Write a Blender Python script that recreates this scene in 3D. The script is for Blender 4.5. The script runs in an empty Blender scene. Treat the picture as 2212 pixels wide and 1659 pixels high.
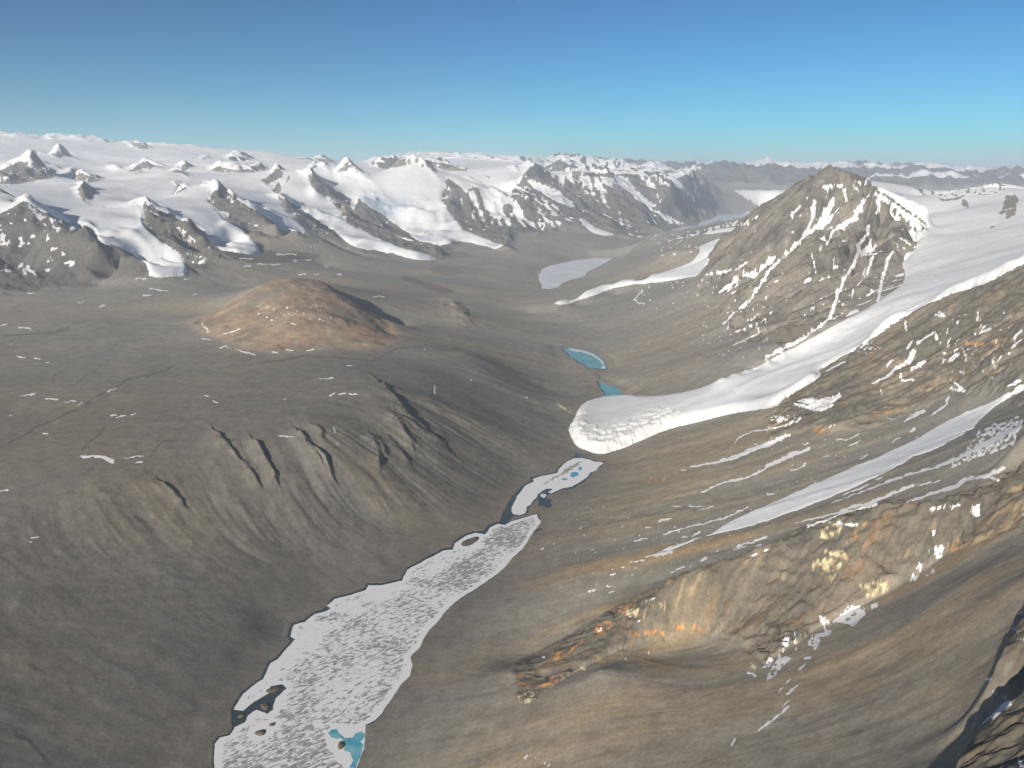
import bpy, math, random
import numpy as np
from mathutils import Vector, geometry
R = math.radians
sc = bpy.context.scene

# ------------------------------------------------------------------ camera, sky, sun, exposure
CAMZ = 1500.0
PITCH = 13.6
F = 1841.0                      # focal length in reference-picture pixels (picture 2212 wide)
W0, H0 = 2212.0, 1659.0
cam = bpy.data.cameras.new("camera")
cam.sensor_width = 36.0
cam.lens = 36.0 * F / W0
cam.clip_start = 1.0
cam.clip_end = 400000.0
co = bpy.data.objects.new("camera", cam)
co.location = (0, 0, CAMZ)
co.rotation_euler = (R(90 - PITCH), 0, 0)
sc.collection.objects.link(co)
sc.camera = co

SUN_EL = 22.0
SUN_AZ = 32.0                   # degrees to the left of straight behind the camera
sdir = Vector((-math.sin(R(SUN_AZ)) * math.cos(R(SUN_EL)), -math.cos(R(SUN_AZ)) * math.cos(R(SUN_EL)), math.sin(R(SUN_EL))))
w = bpy.data.worlds.new("World")
sc.world = w
w.use_nodes = True
nt = w.node_tree
bg = nt.nodes["Background"]
sky = nt.nodes.new("ShaderNodeTexSky")
sky.sky_type = 'NISHITA'
sky.sun_disc = False
sky.sun_elevation = R(SUN_EL)
sky.sun_rotation = math.atan2(sdir.x, sdir.y)
sky.altitude = 2200
sky.air_density = 1.0
sky.dust_density = 0.0
sky.ozone_density = 2.2
def vm_(op, src, val):
    q = nt.nodes.new("ShaderNodeVectorMath"); q.operation = op
    nt.links.new(src, q.inputs[0]); q.inputs[1].default_value = val
    return q.outputs[0]
_s = vm_('MULTIPLY', sky.outputs[0], (.11, .11, .11))
_g = nt.nodes.new("ShaderNodeGamma"); _g.inputs[1].default_value = 1.7
nt.links.new(_s, _g.inputs[0])
_s = vm_('MULTIPLY', _g.outputs[0], (1.2, 6.3, 7.2))
nt.links.new(_s, bg.inputs[0])
bg.inputs[1].default_value = 0.09
sl = bpy.data.lights.new("sun", 'SUN')
sl.energy = 4.9
sl.angle = R(0.5)
sl.color = (1.0, 0.92, 0.80)
so = bpy.data.objects.new("sun", sl)
so.rotation_euler = sdir.to_track_quat('Z', 'Y').to_euler()
so.location = (0, 0, 5000)
sc.collection.objects.link(so)
sc.view_settings.view_transform = 'Standard'
sc.view_settings.look = 'None'
sc.view_settings.exposure = 0.35
sc.view_settings.gamma = 1.0
try:
    sc.view_settings.use_curve_mapping = False
except Exception:
    pass
sc.cycles.volume_bounces = 1
sc.cycles.max_bounces = 4
sc.cycles.diffuse_bounces = 2

# ------------------------------------------------------------------ helpers
CP, SP = math.cos(R(PITCH)), math.sin(R(PITCH))

def ray(px, py):
    px = np.asarray(px, float); py = np.asarray(py, float)
    cx = (px - W0 / 2) / F; cy = -(py - H0 / 2) / F
    dx = cx; dy = CP + cy * SP; dz = -SP + cy * CP
    h = np.hypot(dx, dy)
    return np.arctan2(dx, dy), dz / h

def project(x, y, z):
    zz = z - CAMZ
    d = y * CP - zz * SP
    u = y * SP + zz * CP
    d = np.maximum(d, 1e-3)
    return W0 / 2 + F * x / d, H0 / 2 - F * u / d

def plan(px, py, z=0.0):
    th, T = ray(px, py)
    r = (z - CAMZ) / T
    return r * np.sin(th), r * np.cos(th)

ORG = dict(A=(0, 259.2, .25), B=(553, 259.2, .25), C=(1106, 259.2, .25), D=(1659, 259.2, .25),
           E=(0, 674, .25), F=(553, 674, .25), G=(1106, 674, .25), H=(1659, 674, .25),
           I=(0, 1088.7, .3437), J=(553, 1088.7, .3437), K=(1106, 1088.7, .3437), L=(1659, 1088.7, .3437),
           M=(1080, 810, .22786))

def P(s):
    """'A 12,30 40,50 / B 1,2' -> list of picture points (survey points of the landscape)"""
    out = []; t = None
    for w_ in s.split():
        if w_ in ORG: t = ORG[w_]; continue
        if w_ == '@': t = (0, 0, 1); continue
        a = w_.split(',')
        out.append((t[0] + float(a[0]) * t[2], t[1] + float(a[1]) * t[2]))
    return out

def Q(s):
    """same with a third value: height in m when positive, distance in km when negative"""
    out = []; t = (0, 0, 1)
    for w_ in s.split():
        if w_ in ORG: t = ORG[w_]; continue
        if w_ == '@': t = (0, 0, 1); continue
        a = [float(v) for v in w_.split(',')]
        out.append((t[0] + a[0] * t[2], t[1] + a[1] * t[2], a[2]))
    return out

def rz(px, py, v):
    th, T = ray(px, py)
    if v > 0 or v == 0:
        r = (v - CAMZ) / float(T)
        return float(th), r, v
    r = -v * 1000.0
    return float(th), r, CAMZ + r * float(T)

# value noise -------------------------------------------------------
def _hash(ix, iy, seed):
    h = (ix.astype(np.int64) * 374761393 + iy.astype(np.int64) * 668265263 + seed * 1442695041) & 0xffffffff
    h = ((h ^ (h >> 13)) * 1274126177) & 0xffffffff
    h = h ^ (h >> 16)
    return (h & 0xffffff).astype(np.float32) / np.float32(0x1000000)

def vnoise(x, y, seed=0):
    fx = np.floor(x); fy = np.floor(y)
    tx = (x - fx).astype(np.float32); ty = (y - fy).astype(np.float32)
    tx = tx * tx * tx * (tx * (tx * 6 - 15) + 10); ty = ty * ty * ty * (ty * (ty * 6 - 15) + 10)
    ix = fx.astype(np.int64); iy = fy.astype(np.int64)
    a = _hash(ix, iy, seed); b = _hash(ix + 1, iy, seed); c = _hash(ix, iy + 1, seed); d = _hash(ix + 1, iy + 1, seed)
    return (a + (b - a) * tx + (c - a) * ty + (a - b - c + d) * tx * ty) * 2 - 1

def fbm(x, y, wl, n, seed=0, gain=.5, ridged=False, minwl=None):
    out = np.zeros(x.shape, np.float32); amp = 1.0; tot = 0
    for k in range(n):
        a = .6 * k + .3
        xr = (x * math.cos(a) - y * math.sin(a)) / wl + 17.3 * k
        yr = (x * math.sin(a) + y * math.cos(a)) / wl - 9.1 * k
        v = vnoise(xr, yr, seed + k)
        if ridged:
            v = 1 - 2 * np.sqrt(v * v + .004)
        f = amp
        if minwl is not None:
            f = amp * np.clip(wl / minwl - .8, 0, 1)
        out += v * f
        tot += amp; amp *= gain; wl *= .5
    return out / tot

def sstep(a, b, x):
    t = np.clip((x - a) / (b - a), 0, 1)
    return t * t * (3 - 2 * t)

class Index:
    """coarse block index over the grid, so that each outline only tests the vertices near it"""
    B = 40
    def __init__(s, px, py):
        s.px = px.astype(np.float32); s.py = py.astype(np.float32)
        s.nr, s.nt = px.shape
        s.by = -(-s.nr // s.B); s.bx = -(-s.nt // s.B)
        p = np.pad(s.px, ((0, s.by * s.B - s.nr), (0, s.bx * s.B - s.nt)), mode='edge').reshape(s.by, s.B, s.bx, s.B)
        q = np.pad(s.py, ((0, s.by * s.B - s.nr), (0, s.bx * s.B - s.nt)), mode='edge').reshape(s.by, s.B, s.bx, s.B)
        s.x0, s.x1, s.y0, s.y1 = p.min((1, 3)), p.max((1, 3)), q.min((1, 3)), q.max((1, 3))
    def near(s, xa, xb, ya, yb, rmin, rmax):
        bs = np.nonzero((s.x1 > xa) & (s.x0 < xb) & (s.y1 > ya) & (s.y0 < yb))
        I = []
        for r, c in zip(*bs):
            r0, c0 = r * s.B, c * s.B; r1, c1 = min(r0 + s.B, s.nr), min(c0 + s.B, s.nt)
            if RV[r1 - 1] < rmin or RV[r0] > rmax: continue
            a = s.px[r0:r1, c0:c1]; b = s.py[r0:r1, c0:c1]
            k = np.nonzero((a > xa) & (a < xb) & (b > ya) & (b < yb))
            I.append((k[0] + r0) * s.nt + k[1] + c0)
        if not I: return np.zeros(0, np.int64)
        I = np.concatenate(I)
        rr = RV[I // s.nt]
        return I[(rr > rmin) & (rr < rmax)]

def inpoly(px, py, poly):
    ins = np.zeros(px.shape, bool)
    n = len(poly)
    for i in range(n):
        x1, y1 = poly[i]; x2, y2 = poly[(i + 1) % n]
        if y1 == y2: continue
        c = (y1 > py) != (y2 > py)
        xx = (x2 - x1) * (py - y1) / (y2 - y1) + x1
        ins ^= c & (px < xx)
    return ins

def segdist(x, y, pts, closed=True):
    d2 = np.full(x.shape, 1e18)
    n = len(pts)
    for i in range(n if closed else n - 1):
        x1, y1 = pts[i][:2]; x2, y2 = pts[(i + 1) % n][:2]
        ex, ey = x2 - x1, y2 - y1
        L = ex * ex + ey * ey + 1e-9
        t = np.clip(((x - x1) * ex + (y - y1) * ey) / L, 0, 1)
        d2 = np.minimum(d2, (x - x1 - t * ex) ** 2 + (y - y1 - t * ey) ** 2)
    return np.sqrt(d2)

# ------------------------------------------------------------------ survey of the landscape
pts = []          # theta, ln r, z
def add(th, r, z):
    k = min(1.0, max(0.0, (-.02 - th) / .16)) * .4
    if r > 20000 and r < 80000 and k > 0:
        r2 = 20000 * (r / 20000) ** (1 - k); z = CAMZ + (z - CAMZ) * r2 / r; r = r2
    if r > 150: pts.append((th, math.log(r), z))

def dots(s):
    for a in Q(s): add(*rz(*a))

def line(s, drop=0, back=1.05, step=28):
    q = [(a[0], a[1]) + rz(*a) for a in Q(s)]
    for i in range(len(q) - 1):
        a, b = q[i], q[i + 1]
        n = max(1, int(math.hypot(a[0] - b[0], a[1] - b[1]) / step))
        for k in range(n + (1 if i == len(q) - 2 else 0)):
            t = k / n
            px = a[0] + (b[0] - a[0]) * t; py = a[1] + (b[1] - a[1]) * t
            lr = math.log(a[3]) * (1 - t) + math.log(b[3]) * t
            th, T = ray(px, py); r = math.exp(lr); z = CAMZ + r * float(T)
            add(float(th), r, z)
            if drop: add(float(th), r * back, z - drop)

# near left hillside and rim above the lake
line('@ -250,1120,290 0,1090,300 200,1050,320 300,1010,330 440,970,340 560,950,350 700,925,352 780,880,360 830,840,380 870,860,340 950,830,290', 0)
dots('@ 850,900,325 1000,900,210 1000,1000,110 1100,1000,45 1100,900,110 1200,900,38 950,1100,60 700,1000,270 800,1000,230 '
     '700,1100,150 560,1050,240 500,1250,95 300,1200,170 300,1400,75 100,1200,215 100,1400,120 0,1400,140 0,1659,55 '
     '200,1600,35 400,1550,12 -250,1300,240 -250,1659,150 600,1200,85 400,1130,195 800,1120,85 900,1000,175 150,1120,265 600,1330,28 450,1400,40')
# high basin
dots('@ 0,1000,330 200,950,345 400,900,350 600,850,368 0,900,335 300,800,340 0,800,330 600,790,352 0,700,325 200,700,320 400,690,322 '
     '900,800,330 1000,760,265 1050,800,215 1100,760,105 1150,800,55 1200,760,20 1180,840,28 900,700,262 1000,680,200 1000,620,150 '
     '900,620,210 1100,650,60 1100,580,60 1000,580,130 800,600,255 700,575,270 500,620,300 300,655,310 -250,900,360 -250,700,360 100,820,330 '
     '760,800,372 450,800,335 700,860,380')
# brown hill
line('@ 470,690,370 520,655,490 560,632,570 560,620,590 600,610,618 640,611,615 690,609,615 740,640,545 790,685,440 855,725,300', 90, 1.12)
dots('@ 640,648,560 680,648,560 640,680,505 700,675,505 600,680,490 560,670,470 740,690,470 700,740,372 560,730,385 620,755,350 600,650,552 500,730,340 780,745,330 640,598,300 713,600,300 520,630,300')
# valley floor
dots('@ 1150,680,30 1150,640,14 1230,700,38 1281,686,95 1300,720,42 1400,750,85 1400,660,215 1500,740,230 1350,800,45 1450,790,170 1250,660,100 '
     '1330,640,160 1560,700,370 1600,760,380 1500,820,190 1240,840,8 1230,800,10 1300,850,3 1265,775,8 1240,750,8 1300,790,8 '
     '1300,600,85 1400,560,330 1340,545,190 1450,540,520 1180,600,2 1250,580,2 1310,562,2 1240,600,2 1180,625,3 1480,660,300 1550,620,470')
line('@ 1345,535,150 1378,514,-16.3 1431,506,-16 1506,490,-15 1575,476,-14.2 1631,467,-13.5 1659,459,-10.3', 170, 1.12)
dots('@ 1518,512,-13.3 1600,504,-11.5 1531,534,-12.3 1470,520,-14 1531,575,-9.6 1560,545,-10.6')
# white tongue glacier bed
line('@ 1200,655,145 1300,625,220 1400,603,330 1480,590,430 1530,565,520 1560,530,640 1600,505,760', 0)
# shore points
dots('@ 462,1640,1 536,1545,1 637,1380,1 706,1309,1 795,1264,1 880,1231,1 983,1175,1 1060,1138,1 1100,1090,1 1140,1030,1 1230,990,1 '
     '1303,998,1 1250,1050,1 1170,1120,1 1127,1188,1 1034,1267,1 948,1340,1 890,1436,1 845,1511,1 790,1580,1 770,1659,1')
# near right slope
dots('@ 900,1500,8 950,1420,9 1000,1600,95 1106,1659,170 1300,1600,270 1500,1659,400 1700,1659,540 1900,1600,650 2000,1659,745 2080,1590,770 2140,1530,790 2185,1470,800 2120,1440,770 1100,1450,100 1300,1450,250 '
     '1100,1300,45 1300,1330,185 1500,1500,340 1700,1480,460 1900,1450,590 2050,1430,720 2100,1250,735 2212,1250,835 2030,1280,665 '
     '1900,1340,560 2100,1130,730 1200,1150,48 1250,1250,120 1350,1200,160 1300,1100,75 1400,1050,125 1500,1000,185 1600,950,250 1350,1000,32 '
     '1450,950,95 1700,905,350 1500,1180,255 1700,1085,385 1900,1000,520 2100,890,670 2212,850,765 1750,960,410 1600,1110,310 1400,1150,170')
line('@ 1140,1510,140 1250,1450,180 1347,1400,215 1401,1385,235 1532,1365,290 1659,1400,395 1760,1360,440 1865,1300,510 1944,1258,565 2037,1195,645', 0)
line('@ 1130,1440,95 1250,1380,175 1340,1320,240 1415,1291,325 1477,1254,385 1553,1236,435 1640,1205,485 1728,1150,555 1803,1128,605 1934,1096,675 2003,1099,715 2070,1080,755 2169,1040,800 2240,1000,860', 60, 1.045)
# rock band below the big glacier
line('@ 1690,858,370 1784,801,485 1850,760,580 1909,719,685 1954,684,765 2000,660,825 2050,640,885 2129,611,985 2169,590,1035 2212,569,1085 2350,500,1180', 75, 1.06)
dots('@ 1800,880,480 1900,830,570 2000,770,680 2100,710,815 2150,770,790 2212,690,950 1960,880,560 1850,920,490 2212,780,850 2050,830,670')
# corner outcrops
line('@ 2075,1662,890 2110,1605,895 2174,1548,915 2215,1510,930 2290,1440,965', 85, 1.07, 18)
line('@ 2150,1445,865 2185,1395,880 2212,1350,900 2280,1290,930', 50, 1.05, 18)
line('@ 2185,1000,800 2200,950,850 2230,900,890', 30, 1.05, 18)
dots('@ 2212,1659,945 2160,1640,925 2212,1560,945 2300,1659,1000 2212,1420,890')
# great glacier and snow basin on the right
line('@ 1290,950,8 1320,900,25 1400,880,85 1500,862,180 1600,825,265 1700,775,380 1850,705,570', 0)
dots('@ 1950,650,-5.9 2009,459,-9.6 2134,459,-9 2034,509,-8.4 2184,497,-8 2009,559,-7.4 2134,559,-6.8 1984,612,-6.5 2060,610,-6.2 '
     '2184,430,-9.8 2212,520,-7.4 2300,480,-7.8 2300,420,-9.5')
line('@ 1834,384,-12.5 1934,397,-13 1991,409,-12.6 2034,422,-11.2 2084,416,-11.6 2146,404,-11 2212,407,-10.5 2350,400,-10', 250, 1.1)
line('@ 2080,415,-12.8 2151,396,-12.8 2200,404,-12.8', 200, 1.1)
# rocky peak
line('@ 1531,560,-10.6 1600,510,-10.3 1659,459,-10 1709,422,-9.7 1744,395,-9.6 1765,402,-9.5 1794,372,-9.4 1820,390,-9.3 1855,402,-9.3 1876,405,-9.2 1910,440,-9.1 1950,465,-9.0 2006,492,-8.9', 220, 1.08)
line('@ 1890,430,-8.9 1920,480,-8.5 1976,534,-7.9 1958,560,-7.6 1952,600,-7.0', 0)
line('@ 1794,390,-9.2 1770,450,-8.9 1700,520,-8.5 1620,580,-8.6', 0)
line('@ 1876,420,-9.0 1850,500,-8.3 1790,600,-7.2 1740,680,-6.4', 0)
dots('@ 1780,500,-8.65 1850,570,-7.75 1700,620,-7.4 1900,600,-7.15 1600,640,-7.9 1590,690,-7.05 1680,705,-6.45')
line('@ 1880,662,-6.15 1809,692,-5.9 1730,735,-5.7 1659,769,-5.5 1556,819,-5.25', 0)
# left range: foot, ridges, glacier beds
line('@ -200,700,340 0,640,330 120,640,322 250,612,312 315,602,305 405,600,300 470,578,292 550,556,285 640,555,275 700,542,262 800,560,232 870,566,200 945,560,160 '
     '985,535,200 1050,532,190 1120,548,150 1180,520,250 1250,508,300 1328,512,240', 0)
line('@ -200,400,-15 0,405,-14 54,434,-12.8 80,455,-12.5 130,480,-12.1 165,505,-11.7 185,490,-11.6 210,525,-11.2 260,530,-10.9 310,560,-10.6 322,592,-10.3', 70, 1.05)
dots('@ 0,520,-12 60,520,-11.8 60,590,-11.1 150,570,-11.2 200,590,-10.8')
dots('A 500,800,-14.6 900,850,-13.2 1100,1000,-12.1 1400,1200,-11.1 1450,1300,-10.7 400,650,-15.8')
line('A 930,755,-14.3 1100,740,-14.3 1225,695,-14 1350,770,-13.4 1500,850,-12.9 1650,910,-12.5 1750,980,-12.1 1820,1080,-11.7 1870,1200,-11.3', 110, 1.05)
line('A 1245,900,-13.4 1400,1040,-12.2 1530,1110,-11.7 1610,1250,-11', 0)
dots('A 1500,750,-15 1700,800,-14.4 1850,950,-13.4 2000,1080,-12.5 2100,1150,-12')
line('A 1240,700,-15.6 1500,650,-16.6 1600,590,-17 1700,560,-17.3 1870,568,-17 2000,660,-16.2 2200,780,-15.3 B 100,850,-14.8 170,920,-14.3 300,985,-13.8 600,1040,-13.5', 120, 1.05)
line('A 1820,700,-16 1960,880,-14.4 2200,990,-13.4 B 50,1080,-13', 0)
dots('B 100,720,-18 250,850,-16.2 400,960,-15')
line('B 180,655,-19 340,780,-17.6 500,870,-16.8 650,960,-15.9 800,1080,-14.8', 90, 1.05)
line('B 280,810,-17.2 490,1000,-14.9 680,1090,-14', 0)
dots('B 450,750,-19.5 700,900,-17.4 900,1050,-15.8 1200,1130,-15.1 1500,1180,-14.7')
line('B 200,430,-23.5 340,435,-23 450,450,-22.5 580,600,-21 700,720,-20 850,850,-18.7 1000,960,-17.6 1200,1060,-16.5 1450,1140,-15.6', 130, 1.045)
line('B 560,640,-20.6 700,780,-19 790,885,-18 900,935,-17.5', 0)
line('B 950,730,-20.5 1100,880,-19.1 1300,1020,-17.8 1450,1090,-17', 60, 1.04)
dots('B 700,540,-24 1000,700,-22 1250,900,-19.8 1500,1030,-18.1 1680,1075,-17.4 1900,1020,-18.2 2150,1100,-16.8')
line('B 560,375,-26 620,380,-26 700,440,-25.5 790,365,-25 900,440,-25.3 1000,478,-25 1150,420,-24.8 1350,355,-24.5 1430,370,-24 1640,470,-23.5 1700,470,-23.5 1850,500,-23.5 2050,590,-22.6 2200,640,-22.2', 200, 1.06)
line('B 1650,700,-21.2 1700,820,-20.2 1800,960,-19 2050,940,-19.4 C 0,860,-19.9 200,960,-19.4 400,880,-20.2 550,850,-20.6', 0)
line('C 0,400,-26.5 150,380,-26.5 190,430,-26 300,530,-24.8 500,680,-23.3 700,800,-22.2 1000,950,-21', 150, 1.05)
dots('C 100,500,-24.5 400,650,-22.9 560,750,-21.9 0,520,-24')
line('C 480,440,-28 600,430,-28 820,480,-27 860,540,-26.4 1040,660,-25.2 1200,800,-24.2 1450,930,-23', 200, 1.05)
dots('C 700,750,-24 1100,830,-23.6')
dots('C 900,490,-28 1050,650,-26.4 1330,795,-25.2')
line('C 870,430,-30 1070,430,-30 1270,480,-29 1380,560,-28 1550,720,-26.7 1700,850,-25.9', 150, 1.05)
dots('C 1400,530,-30 1600,700,-28.7 1740,820,-28')
line('C 1280,480,-32 1480,460,-31.5 1600,430,-32 1700,460,-32.5 1900,600,-33.5 2000,690,-34 2190,775,-35', 300, 1.06)
line('C 1600,905,100 1740,855,100 1790,825,100 2000,815,100 2190,805,100', 0)
dots('C 1431,975,100 1900,860,100')
# valley-head glacier and far ranges
dots('C 1950,640,-37.5 2050,700,-36.5 2190,720,-36.5 D 50,640,-37.5 100,700,-36.5')
line('@ 1559,405,-38 1600,414,-38 1684,414,-38.5 1740,414,-38.5 1850,414,-38.5 2000,420,-38 2212,420,-38', 0)
line('C 1740,490,-50 1830,480,-50 1900,470,-48 2000,430,-47 2090,400,-45 2212,430,-44 D 100,425,-43 250,470,-43 350,500,-43 600,450,-44 850,460,-44 1000,480,-44 1090,430,-45 1250,440,-45 1400,500,-44 1600,460,-44 1870,450,-44 2050,480,-44 2212,470,-44 2500,480,-44', 300, 1.06)
line('C 1950,440,-54 2100,390,-54 2190,362,-55 D 30,365,-55 80,372,-55 200,385,-56 300,405,-56 560,390,-56 830,400,-56 1000,432,-56 1150,405,-56 1330,405,-56 1470,412,-56 1600,452,-56 1870,455,-56 2212,480,-56 2500,480,-56', 500, 1.12)
line('@ -250,290,-60 0,294,-60 A 240,160,-60 350,125,-60 480,140,-60 600,170,-60 780,185,-60 900,205,-58 1000,180,-58 1150,185,-58 1300,230,-57 1500,235,-56 1750,265,-55 1850,240,-54 1950,260,-54 2150,270,-52 B 50,265,-50 200,290,-50 320,325,-50 450,335,-48 600,340,-48 720,385,-46 850,370,-50 1000,355,-52 1090,320,-52 1380,325,-52 1500,360,-52 1620,370,-52 1820,435,-50 1950,415,-50 2050,400,-50 2212,420,-48 '
     'C 280,415,-46 340,405,-45 420,345,-44 480,385,-45 540,410,-46 700,420,-48 760,395,-48 830,420,-48 1000,440,-48 1290,455,-46 1375,425,-45 1450,455,-46', 500, 1.12)
dots('A 500,505,-20 300,600,-17.8 1000,660,-17.2 1300,520,-20 900,530,-20 1450,450,-22.5 1000,400,-31 1500,330,-38 2000,370,-33 2000,480,-24 1700,480,-22.5 B 0,460,-26 '
     'A 250,560,-20.5 600,430,-26 500,330,-38 700,300,-42 1200,280,-46 1700,300,-44 0,300,-38 200,300,-36 0,440,-22')
line('A 0,440,-24 100,390,-24 280,365,-24.5 350,400,-24 480,490,-23', 250, 1.06)
line('A 380,340,-29 600,430,-26.5 700,470,-25 870,525,-21', 100, 1.05)
line('A 450,290,-36 530,250,-36 600,300,-36 700,340,-35', 200, 1.06)
line('A 1000,450,-29 1150,400,-28 1270,370,-28 1340,455,-26', 120, 1.05)
line('A 1480,440,-25 1520,425,-25 1640,450,-24', 60, 1.05)
line('A 1570,400,-30 1600,385,-30 1700,420,-30 1880,395,-30 2000,440,-29 2200,380,-29 B 80,440,-28', 120, 1.05)
line('A 670,590,-17.5 700,560,-17.5 850,645,-16.6', 40, 1.03)
line('A 1960,320,-42 2050,310,-42 2200,350,-42', 100, 1.05)
dots('B 300,370,-34 100,390,-34 350,395,-32 C 1600,400,-60')
# beyond the picture and below the camera
for th, r, z in ((0, 300, 380), (.6, 380, 880), (-.6, 320, 150), (-1.1, 300, 250), (1.1, 300, 1000), (1.1, 1000, 1150), (1.1, 3000, 1250), (1.1, 8000, 1500), (1.1, 30000, 1400),
                 (1.1, 90000, 1300), (0, 95000, 700), (-1.1, 95000, 2500), (-1.1, 40000, 2300), (-1.1, 12000, 1200), (-1.1, 6000, 500), (-1.1, 2500, 450), (-1.1, 1000, 300),
                 (.5, 95000, 700), (-.5, 95000, 2000), (.15, 420, 540), (.35, 500, 720), (.3, 850, 660), (0, 800, 400), (-.3, 700, 220), (-.5, 800, 60), (-.4, 1250, -5), (-.33, 1500, -5)):
    add(th, r, z)
pts = np.array(pts)
# thin out near-duplicates
keep = []
cell = {}
for i, p in enumerate(pts):
    k = (int(p[0] / .004), int(p[1] / .006))
    if k in cell: continue
    cell[k] = 1; keep.append(i)
pts = pts[keep]
print("survey points", len(pts))
XY = pts[:, :2]
def kern(d): return d
n = len(pts)
D = np.sqrt(((XY[:, None, :] - XY[None, :, :]) ** 2).sum(-1))
Amat = np.zeros((n + 3, n + 3))
# work on z relative to a range-dependent scale so that distant errors stay small on the picture
def wgt(lr): return np.exp(lr) / 1000.0
vals = pts[:, 2] / wgt(pts[:, 1])
Amat[:n, :n] = kern(D) - np.eye(n) * 0.0012
Amat[:n, n] = 1; Amat[:n, n + 1:] = XY
Amat[n, :n] = 1; Amat[n + 1:, :n] = XY.T
sol = np.linalg.solve(Amat, np.concatenate([vals, [0, 0, 0]]))

# polar grid --------------------------------------------------------
TH = np.concatenate([-np.linspace(1.05, .68, 40)[:-1], np.linspace(-.67, .67, 1480), np.linspace(.68, 1.05, 40)[1:]])
def seg(a, b, d): return np.arange(math.log(a), math.log(b), d)
LR = np.concatenate([seg(330, 850, .006), seg(850, 9000, .0023), seg(9000, 36000, .0029), seg(36000, 62000, .005), seg(62000, 95000, .03)])
NT, NR = len(TH), len(LR)
RV = np.exp(LR)
print("grid", NT, NR)
cth = np.linspace(-1.06, 1.06, 900); clr = np.linspace(LR[0] - .01, LR[-1] + .01, 1500)
GT, GL = np.meshgrid(cth, clr)
coarse = np.zeros(GT.size)
g = np.stack([GT.ravel(), GL.ravel()], 1)
X32 = XY.astype(np.float32); S32 = sol[:n].astype(np.float32)
for s in range(0, len(g), 20000):
    gg = g[s:s + 20000]
    g32 = gg.astype(np.float32)
    dd = (g32[:, :1] - X32[None, :, 0]) ** 2; dd += (g32[:, 1:] - X32[None, :, 1]) ** 2; np.sqrt(dd, out=dd)
    coarse[s:s + 20000] = dd @ S32 + sol[n] + gg @ sol[n + 1:]
coarse = coarse.reshape(GT.shape)

def bil(arr, x0, dx, y0, dy, X, Y):
    fx = np.clip((X - x0) / dx, 0, arr.shape[1] - 1.001); fy = np.clip((Y - y0) / dy, 0, arr.shape[0] - 1.001)
    ix = fx.astype(np.int32); iy = fy.astype(np.int32); tx = (fx - ix).astype(np.float32); ty = (fy - iy).astype(np.float32)
    a = arr[iy, ix]; b = arr[iy, ix + 1]; c = arr[iy + 1, ix]; d = arr[iy + 1, ix + 1]
    return a + (b - a) * tx + (c - a) * ty + (a - b - c + d) * tx * ty

def csample(X, Y):
    return bil(coarse, cth[0], cth[1] - cth[0], clr[0], clr[1] - clr[0], X, Y)

TT, LL = np.meshgrid(TH, LR)
RR = np.exp(LL)
Z = (csample(TT, LL) * RR / 1000.0)
X = RR * np.sin(TT); Y = RR * np.cos(TT)
Z = np.where(RR < 1500, np.minimum(Z, 1250), Z)

def boxblur(a, ky, kx):
    for ax, k in ((0, ky), (1, kx)):
        if k < 1: continue
        pad = [(0, 0), (0, 0)]; pad[ax] = (k + 1, k)
        c = np.cumsum(np.pad(a, pad, mode='edge'), axis=ax, dtype=np.float64)
        a = (np.take(c, np.arange(2 * k + 1, c.shape[ax]), ax) - np.take(c, np.arange(0, c.shape[ax] - 2 * k - 1), ax)) / (2 * k + 1)
    return a.astype(np.float32)

# downhill streaks (line integral convolution of noise along the fall line) -------------
lx = np.arange(-.69, .69, .0016); ly = np.arange(math.log(500), math.log(36000), .0016)
LX, LY = np.meshgrid(lx, ly)
zz = (csample(LX, LY) * np.exp(LY) / 1000.0).astype(np.float32)
zz = boxblur(boxblur(zz, 9, 9), 9, 9)
gy, gx = np.gradient(zz, .0016, .0016)
slope = np.hypot(gx, gy) / np.exp(LY)
m = np.hypot(gx, gy) + 1e-6
ux = (-gx / m).astype(np.float32); uy = (-gy / m).astype(np.float32)
def lic(noise, L, h=1.6):
    acc = noise.copy(); 
    for sgn in (1, -1):
        jx, jy = np.meshgrid(np.arange(noise.shape[1], dtype=np.float32), np.arange(noise.shape[0], dtype=np.float32))
        for k in range(L):
            ix = np.clip(jx + .5, 0, noise.shape[1] - 1).astype(np.int32); iy = np.clip(jy + .5, 0, noise.shape[0] - 1).astype(np.int32)
            jx += sgn * h * ux[iy, ix]; jy += sgn * h * uy[iy, ix]
            ix = np.clip(jx + .5, 0, noise.shape[1] - 1).astype(np.int32); iy = np.clip(jy + .5, 0, noise.shape[0] - 1).astype(np.int32)
            acc += noise[iy, ix]
    acc /= (2 * L + 1)
    return (acc - acc.mean()) / acc.std()
JX, JY = LX / .0016, LY / .0016
s1 = lic(vnoise(JX / 3.0, JY / 3.0, 5), 14)
s2 = lic(vnoise(JX / 9.0, JY / 9.0, 9), 26)
s3 = lic(vnoise(JX / 26.0, JY / 26.0, 13), 40, 2.5)
def ls(a): return bil(a.astype(np.float32), lx[0], .0016, ly[0], .0016, TT, LL)
S1, S2, S3, SLOPE = ls(s1), ls(s2), ls(s3), ls(slope)
del s1, s2, s3
fade = (1 - sstep(math.log(30000), math.log(36000), LL)) * sstep(math.log(520), math.log(560), LL)
S1 *= fade; S2 *= fade; S3 *= fade

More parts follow.
